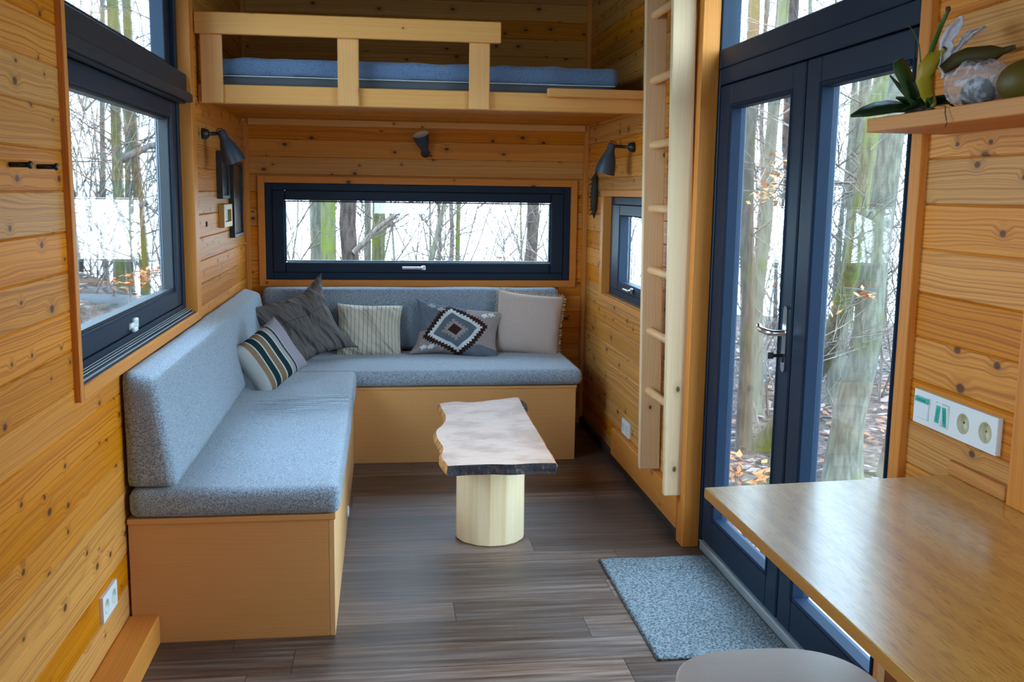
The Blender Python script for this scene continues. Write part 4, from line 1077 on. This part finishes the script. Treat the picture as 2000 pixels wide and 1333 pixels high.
bm = bmesh.new(); bmesh.ops.create_uvsphere(bm, u_segments=28, v_segments=18, radius=1)
for v in bm.verts: v.co = Vector((v.co.x*.032, v.co.y*.036, v.co.z*.033))
for f in bm.faces: f.smooth = True
tag(obj('fruit', bm, MAT['banana_shaded'], loc=(1.205, 1.935, SZ+.0345)), 'round dark fruit inside the clear plastic bag on the shelf', 'fruit')
bag = empty('plastic_bag', (1.19, 1.95, SZ)); tag(bag, 'thin knotted clear plastic bag with two upright handles around the fruit', 'bag')
off = Vector((-1.19, -1.95, -SZ))
def crumple(bm, amp, sc, seed):
    for v in bm.verts:
        n_ = Vector((noise.noise(v.co*sc+Vector((seed, 0, 0))), noise.noise(v.co*sc+Vector((0, seed, 9))), noise.noise(v.co*sc+Vector((5, 0, seed)))))
        v.co = v.co+n_*amp
    return bm
bm = bmesh.new(); bmesh.ops.create_uvsphere(bm, u_segments=40, v_segments=26, radius=1)
for v in bm.verts: v.co = Vector((1.198+v.co.x*.050, 1.930+v.co.y*.085, SZ+.052+v.co.z*.046))
crumple(bm, .014, 30, 3.)
for f in bm.faces: f.smooth = True
for v in bm.verts: v.co.z = max(v.co.z, SZ+.001)
obj('bag_body', P_(bm), MAT['film'], bag)
def ear(pts, ws, seed, nm):
    bm = bmesh.new(); rows = []
    for (p, w) in zip(pts, ws):
        row = []
        for k in range(9):
            t = k/8*2-1
            row.append(bm.verts.new((p[0]+t*w*.9, p[1]+.012*math.cos(t*5+seed)*w/.02-.012, p[2]+t*w*.25)))
        rows.append(row)
    for a, b in zip(rows, rows[1:]):
        for k in range(8): f = bm.faces.new((a[k], a[k+1], b[k+1], b[k])); f.smooth = True
    bmesh.ops.subdivide_edges(bm, edges=bm.edges[:], cuts=2, use_grid_fill=True)
    crumple(bm, .006, 70, seed)
    for f in bm.faces: f.smooth = True
    obj(nm, P_(bm), MAT['film2'], bag)
ear([(1.176, 2.01, 1.755), (1.170, 2.02, 1.790), (1.177, 2.03, 1.825), (1.188, 2.03, 1.850), (1.198, 2.03, 1.866), (1.205, 2.03, 1.878)], [.024, .021, .020, .022, .019, .009], 1., 'bag_handle')
ear([(1.176, 2.00, 1.775), (1.188, 2.01, 1.806), (1.205, 2.02, 1.822), (1.225, 2.03, 1.838), (1.243, 2.03, 1.853), (1.258, 2.03, 1.858)], [.018, .013, .016, .021, .023, .015], 2.6, 'bag_handle')

# ------------------------------------------------------------------ outdoors
bm = bmesh.new(); n = 150; g = {}
for i in range(n+1):
    for j in range(n+1):
        tx, ty = i/n*2-1, j/n*2-1
        x = 12*tx+48*tx**3; y = 8+14*ty+50*ty**3
        d = max(0, math.hypot(x, y-3)-6)
        z = -.62+noise.noise(Vector((x*.25, y*.25, 0)))*.12 - .012*d - .03*max(0, d-8)**1.45 + 1.4*math.exp(-((x+3.0)/1.5)**2-((y-9.4)/1.5)**2)
        g[i, j] = bm.verts.new((x, y, z))
for i in range(n):
    for j in range(n):
        f = bm.faces.new((g[i, j], g[i+1, j], g[i+1, j+1], g[i, j+1])); f.smooth = True
def gz(x, y):
    d = max(0, math.hypot(x, y-3)-6); return -.62+noise.noise(Vector((x*.25, y*.25, 0)))*.12-.012*d - .03*max(0, d-8)**1.45 + 1.4*math.exp(-((x+3.0)/1.5)**2-((y-9.4)/1.5)**2)
struct('ground', bm, MAT['ground'])
tag(obj('paving_slab', B(1.50, 2.02, 1.9, 4.05, -.75, -.14, .01), MAT['deck']), 'pale paved step outside the glazed doors', 'step')

# leaf litter
bm = bmesh.new(); rr = random.Random(21)
def leaf_quad(bm, p, s, rr, mi, flat_=1.):
    a = rr.uniform(0, 6.28); d = Vector((math.cos(a), math.sin(a), rr.uniform(-.3, .3)*flat_)).normalized()
    e = Vector((-d.y, d.x, rr.uniform(-.5, .5)*flat_)).normalized(); p = Vector(p)
    vs_ = [bm.verts.new(q) for q in (p-d*s, p+e*s*.45-d*.1*s, p+d*s, p-e*s*.45+d*.1*s)]
    f = bm.faces.new(vs_); f.material_index = mi
for k in range(9000):
    r = rr.random()
    if r < .75: x = 2.0+rr.random()**1.5*9; y = rr.uniform(3.5, 5)+rr.random()*12
    else: x = -1.3-rr.random()*6; y = rr.uniform(3, 14)
    leaf_quad(bm, (x, y, gz(x, y)+.02+rr.random()*.03), rr.uniform(.035, .07), rr, 0 if rr.random() < .6 else 1)
tag(obj('leaf_litter', bm, None, mats=[MAT['litter1'], MAT['litter2']]), 'fallen beech leaves carpeting the woodland floor outside', 'leaves', kind='stuff')

def branchy(bm, p, d, L, r, rr, depth, sides=4):
    """a limb wandering from p along d with its own side limbs"""
    n = 5; pts = [Vector(p)]; dd = Vector(d).normalized()
    for k in range(n):
        dd = (dd + Vector((rr.uniform(-1, 1), rr.uniform(-1, 1), rr.uniform(-.5, .8)))*.16).normalized()
        pts.append(pts[-1]+dd*L/n)
    tube(bm, pts, [r*(1-.16*k) for k in range(n+1)], sides, cap=False)
    if depth > 0:
        for k in range(rr.randint(2, 4) if depth > 1 else rr.randint(2, 4)):
            q = pts[rr.randint(1, n)]
            a = (dd + Vector((rr.uniform(-1, 1), rr.uniform(-1, 1), rr.uniform(-.4, .7)))*.9).normalized()
            branchy(bm, q, a, L*rr.uniform(.45, .7), r*.6, rr, depth-1, 3)
def tree(name, pts, r0, r1, mat, label, group, seed, nb=14, zlo=.4, blen=1.2, bmin=None, branches=None):
    """pts: trunk line in world space, base first"""
    rr = random.Random(seed); base = Vector(pts[0]); T = empty(name, base); tag(T, label, 'tree', group)
    P = [Vector(p)-base for p in pts]; m = []
    for a, b in zip(P, P[1:]):
        for s in range(4):
            q = a.lerp(b, s/4); m.append(q+Vector((noise.noise(q*1.3+Vector((seed, 0, 0))), noise.noise(q*1.3+Vector((0, seed, 0))), 0))*r0*.35)
    m.append(P[-1]); n = len(m)
    rad = [(r0+(r1-r0)*k/(n-1))*(1+.35*math.exp(-k*.9)) for k in range(n)]
    obj('trunk', tube(bmesh.new(), m, rad, 14), mat, T)
    bm = bmesh.new()
    for k in range(nb):
        i = rr.randint(1, n-1)
        if m[i].z+base.z < zlo: i = n-1-rr.randint(0, n//2)
        a = rr.uniform(0, 6.28); d = (math.cos(a), math.sin(a), rr.uniform(.0, .8))
        branchy(bm, m[i], d, blen*rr.uniform(.5, 1.2), rad[i]*.10+.005, rr, 3)
    for (p, q, r) in (branches or []):
        p_, q_ = Vector(p)-base, Vector(q)-base
        mid = p_.lerp(q_, .5)+Vector((0, 0, .04)); tube(bm, [p_, mid, q_], [r, r*.75, r*.45], 8, cap=False)
        for k in range(7): branchy(bm, p_.lerp(q_, rr.uniform(.2, 1)), (q_-p_).normalized()+Vector((rr.uniform(-.6, .6), 0, rr.uniform(-.5, .9))), .7, r*.2, rr, 1)
    obj('crown', bm, MAT['twig'], T)
    return T
BG, BR, BD, BN = MAT['bark_green'], MAT['bark_grey'], MAT['bark_dark'], MAT['bark_brown']
# beyond the doors
tree('beech_tree', [(3.43, 6.85, -.65), (3.52, 6.85, .5), (3.66, 6.9, 1.9), (3.85, 7.0, 3.6), (4.1, 7.2, 6)], .118, .07, BR, 'thick grey-green leaning tree nearest the glazed doors, top tilting to the cabin end', None, 1, 8, 1.2)
tree('beech_tree', [(3.16, 7.9, -.68), (3.42, 7.3, .2), (3.30, 6.6, 1.2), (3.36, 6.6, 2.0), (3.7, 6.8, 3.6)], .07, .05, BG, 'bright mossy bowed trunk just behind the thick grey-green tree', None, 2, 8, 1.2)
tree('beech_tree', [(3.92, 7.0, -.65), (4.00, 7.0, .4), (4.25, 7.1, 1.2), (4.7, 7.3, 2.6), (5.2, 7.5, 5)], .10, .06, BN, 'mossy tree with a pale lichen patch beside the thick grey-green one', None, 3, 7, 1.5)
tree('beech_tree', [(4.55, 9.4, -.72), (4.6, 9.4, 1), (4.62, 9.3, 2.4), (4.66, 9.3, 6)], .075, .05, BR, 'straight pale tree standing farther behind the mossy bowed trunk', None, 4, 10, 1.0)
tree('beech_tree', [(3.55, 8.9, -.7), (3.52, 9.0, .5), (3.57, 9.0, 1.2), (3.60, 9.0, 2.2), (3.7, 9., 5)], .062, .045, BR, 'grey tree framed in the middle of the far door pane', None, 5, 10, 1.0)
tree('beech_tree', [(3.05, 7.9, -.68), (2.98, 7.8, .4), (2.93, 7.8, 1.4), (2.90, 7.8, 5)], .062, .045, BN, 'brown-barked tree at the hinge side of the far door pane', None, 6, 8, .8)
tree('beech_tree', [(3.95, 9.3, -.7), (4.0, 9.3, 1.), (3.86, 9.3, 2.0), (3.85, 9.3, 5)], .055, .045, BD, 'thin dark tree by the meeting stile of the doors', None, 7, 8, 1.2)
tree('young_tree', [(2.75, 6.6, -.65), (2.80, 6.55, -.1), (2.76, 6.5, .1), (2.83, 6.5, .55), (2.86, 6.5, 2.6)], .038, .012, BG, 'slender bowed young tree rooted among the leaves outside the doors', None, 8, 8, .3, .7)
# beyond the end window
tree('beech_tree', [(-.80, 12, -.7), (-.79, 12, 1.1), (-.80, 12, 3), (-.9, 12, 7)], .062, .05, BR, 'grey-blue straight tree, first of the thick trunks behind the end window', None, 11, 6, 1.2)
tree('beech_tree', [(-.60, 11, -.7), (-.59, 11, 1.1), (-.6, 11, 3), (-.6, 11, 7)], .088, .07, BG, 'thick green smooth tree behind the end window', None, 12, 4, 1.5)
tree('oak_tree', [(-.37, 11.5, -.7), (-.39, 11.5, 1.1), (-.36, 11.5, 3), (-.3, 11.5, 7)], .100, .08, BD, 'thick dark rough-barked tree behind the end window', None, 13, 4, 1.5, branches=[((-.33, 11.4, .80), (.22, 11.2, 1.30), .040), ((-.02, 11.3, 1.06), (.14, 11.3, 1.12), .025)])
tree('beech_tree', [(-.20, 13.5, -.7), (-.21, 13.5, 1.1), (-.2, 13.5, 3), (-.2, 13.5, 7)], .045, .04, BR, 'slim pale tree just behind the dark rough-barked one', None, 14, 5, 1.2)
tree('beech_tree', [(-.08, 12.4, -.7), (-.06, 12.4, 1.1), (-.03, 12.4, 3), (0, 12.4, 7)], .088, .06, BG, 'green-grey tree crossed by a dark limb behind the end window', None, 15, 8, 1.0)
tree('young_tree', [(.55, 11, -.7), (.52, 11, .7), (.60, 11, 1.1), (.70, 11, 1.5), (.8, 11, 3.5)], .034, .02, BR, 'kinked slender young tree in the middle of the end window view', None, 16, 12, .6)
tree('young_tree', [(.93, 12.5, -.7), (.93, 12.5, 1), (.96, 12.5, 2), (1, 12.5, 5)], .030, .022, BG, 'slender green young tree standing alone against the pale sky', None, 17, 8, .8)
tree('oak_tree', [(1.90, 12.8, -.7), (1.92, 12.8, 1), (1.95, 12.8, 2), (2, 12.8, 6)], .085, .06, BD, 'dark rough tree near the handle-free end of the end window', None, 18, 12, .6)
# beyond the big side window
tree('beech_tree', [(-2.62, 10.35, -.7), (-2.60, 10.3, 1), (-2.58, 10.3, 2.2), (-2.55, 10.3, 6)], .060, .045, BG, 'thick mossy tree in the middle of the big side window', None, 21, 8, .6, branches=[((-2.6, 10.3, 1.75), (-2.0, 10.6, 2.0), .04)])
tree('beech_tree', [(-2.50, 10.9, -.7), (-2.50, 10.8, 1), (-2.58, 10.9, 2.2), (-2.6, 11, 6)], .056, .04, BG, 'mossy tree grown close beside the thick one at the big side window', None, 22, 8, .8)
tree('beech_tree', [(-2.12, 10.9, -.7), (-2.12, 10.9, 1), (-2.18, 10.9, 2.2), (-2.2, 11, 6)], .045, .035, BR, 'grey tree seen by the far edge of the big side window', None, 23, 8, .8)
tree('young_tree', [(-3.2, 10.6, -.7), (-3.05, 10.6, 1), (-3.2, 10.6, 2.), (-3.25, 10.6, 4)], .045, .02, BD, 'dark forked young tree a little off the thick mossy one', None, 24, 14, .5)
tree('young_tree', [(-3.3, 9.4, -.7), (-3.4, 9.4, 1), (-3.2, 9.4, 2.), (-3.1, 9.4, 4)], .034, .015, BD, 'thin leaning young tree near the trim of the big side window', None, 25, 14, .5)
# far background trees: copies of four patterns
protos = []
for s in range(4):
    t = tree('distant_tree', [(0, 0, 0), (.05-.03*s, .05, 1.4), (.1*math.sin(s), 0, 3), (.15, .1, 6.5)], .052-.007*s, .02, (BR, BG, BD, BR)[s], 'bare thin tree deep in the wood beyond the glazed doors', 'bare trees beyond the glazed doors', 40+s, 20, .2, 1.1)
    protos.append(t)
rr = random.Random(77); spots = []
for k in range(24): a = rr.uniform(.30, 1.1); d = rr.uniform(11, 24); spots.append((d*math.sin(a), d*math.cos(a)))
for k in range(9): a = rr.uniform(-.11, .22); d = rr.uniform(15, 28); spots.append((d*math.sin(a), d*math.cos(a)))
for k in range(11): a = rr.uniform(-.50, -.15); d = rr.uniform(13, 26); spots.append((d*math.sin(a), d*math.cos(a)))
for k, (x, y) in enumerate(spots):
    p = protos[k % 4]
    if k < 4: c = p
    else:
        c = p.copy(); COL.objects.link(c)
        for ch in list(p.children):
            q = ch.copy(); COL.objects.link(q); q.parent = c
    if k >= 24:
        wn = 'end window' if k < 33 else 'big side window'
        c['label'] = 'bare thin tree deep in the wood beyond the '+wn; c['group'] = 'bare trees beyond the '+wn
    c.location = (x, y, gz(x, y)-.03); c.rotation_euler = (0, 0, rr.uniform(0, 6.28)); sc_ = rr.uniform(.8, 1.5); c.scale = (sc_, sc_, rr.uniform(.9, 1.2))
# thicket of thin stems
def thicket(name, zone, n, label, seed, h=(0.8, 3.4), rad=(.007, .017)):
    bm = bmesh.new(); rr = random.Random(seed)
    for k in range(n):
        x, y = rr.uniform(zone[0], zone[1]), rr.uniform(zone[2], zone[3])
        d = (rr.uniform(-.6, .6), rr.uniform(-.6, .6), 1)
        branchy(bm, (x, y, gz(x, y)-.02), d, rr.uniform(*h), rr.uniform(*rad), rr, 3, 3)
    tag(obj(name, bm, MAT['twig']), label, 'brush', kind='stuff')
thicket('undergrowth', (2.9, 7.5, 8.0, 13), 140, 'tangled bare twigs between the trees outside the doors', 5, (1.2, 3.6), (.007, .017))
thicket('undergrowth', (-1.4, 2.7, 11.5, 15), 60, 'tangled bare twigs behind the end window', 6, (1.2, 3.2), (.010, .022))
thicket('undergrowth', (-5.0, -2.0, 8.5, 12.5), 80, 'tangled bare twigs beyond the big side window', 8)
# fallen logs outside the side window
for k, (p, q, r, lb) in enumerate([((-4.4, 7.7, .30), (-1.5, 8.5, .22), .13, 'thick fallen log nearest the big side window'), ((-4.6, 8.2, .66), (-1.7, 9.3, .42), .11, 'fallen log lying behind the thick one outside'),
                                  ((-4.2, 8.3, .3), (-2.3, 10.2, 1.35), .045, 'thin broken trunk leaning across the fallen logs')]):
    rr = random.Random(k); m = [Vector(p).lerp(Vector(q), s/8)+Vector((0, 0, rr.uniform(-.02, .02))) for s in range(9)]
    tag(obj('fallen_log', tube(bmesh.new(), m, [r*(1-.04*s) for s in range(9)], 12), MAT['log']), lb, 'log')
# twigs that still carry dry leaves
def leafy(name, p, d, L, nl, label, seed, r=.012, s=(.022, .04)):
    E_ = empty(name, p); tag(E_, label, 'branch'); rr = random.Random(seed)
    bm = bmesh.new(); pts_all = []
    for k in range(6):
        dd = (Vector(d).normalized()+Vector((rr.uniform(-.35, .35), rr.uniform(-.35, .35), rr.uniform(-.35, .35)))).normalized()
        pts = [Vector((0, 0, 0))]
        for q in range(5): dd = (dd+Vector((rr.uniform(-.2, .2), rr.uniform(-.2, .2), rr.uniform(-.2, .15)))).normalized(); pts.append(pts[-1]+dd*L/5)
        tube(bm, pts, [r, r*.7, r*.5, r*.35, r*.25, r*.15], 5, cap=False); pts_all += pts[1:]
    obj('twigs', bm, MAT['twig'], E_)
    bm = bmesh.new()
    for k in range(nl):
        q = rr.choice(pts_all)+Vector((rr.uniform(-1, 1), rr.uniform(-1, 1), rr.uniform(-1, .6)))*L*.11
        leaf_quad(bm, q, rr.uniform(*s), rr, 0, 2.5)
    o = obj('dry_leaves', bm, MAT['leafdead'], E_); o['kind'] = 'stuff'
leafy('beech_branch', (-1.16, 6.25, 1.02), (-.75, -.55, -.28), .42, 170, 'low branch full of dry orange leaves outside the big side window', 1, .005, (.016, .028))
leafy('beech_branch', (2.55, 6.6, 1.55), (.3, .3, .15), .55, 60, 'high twig with orange leaves outside the far door pane', 2, .008)
leafy('beech_branch', (2.36, 6.1, -.58), (.05, .1, .8), .38, 60, 'low tuft of orange leaves at the foot of the door view', 3, .006, (.03, .05))
leafy('beech_branch', (.45, 10.2, .55), (.8, .1, .35), .8, 60, 'pale orange leaf spray low in the end window view', 4, .008)
leafy('beech_branch', (3.1, 5.9, .9), (-.4, .2, -.1), .30, 14, 'lone twig with a few dry leaves before the thick trunk', 5, .005)
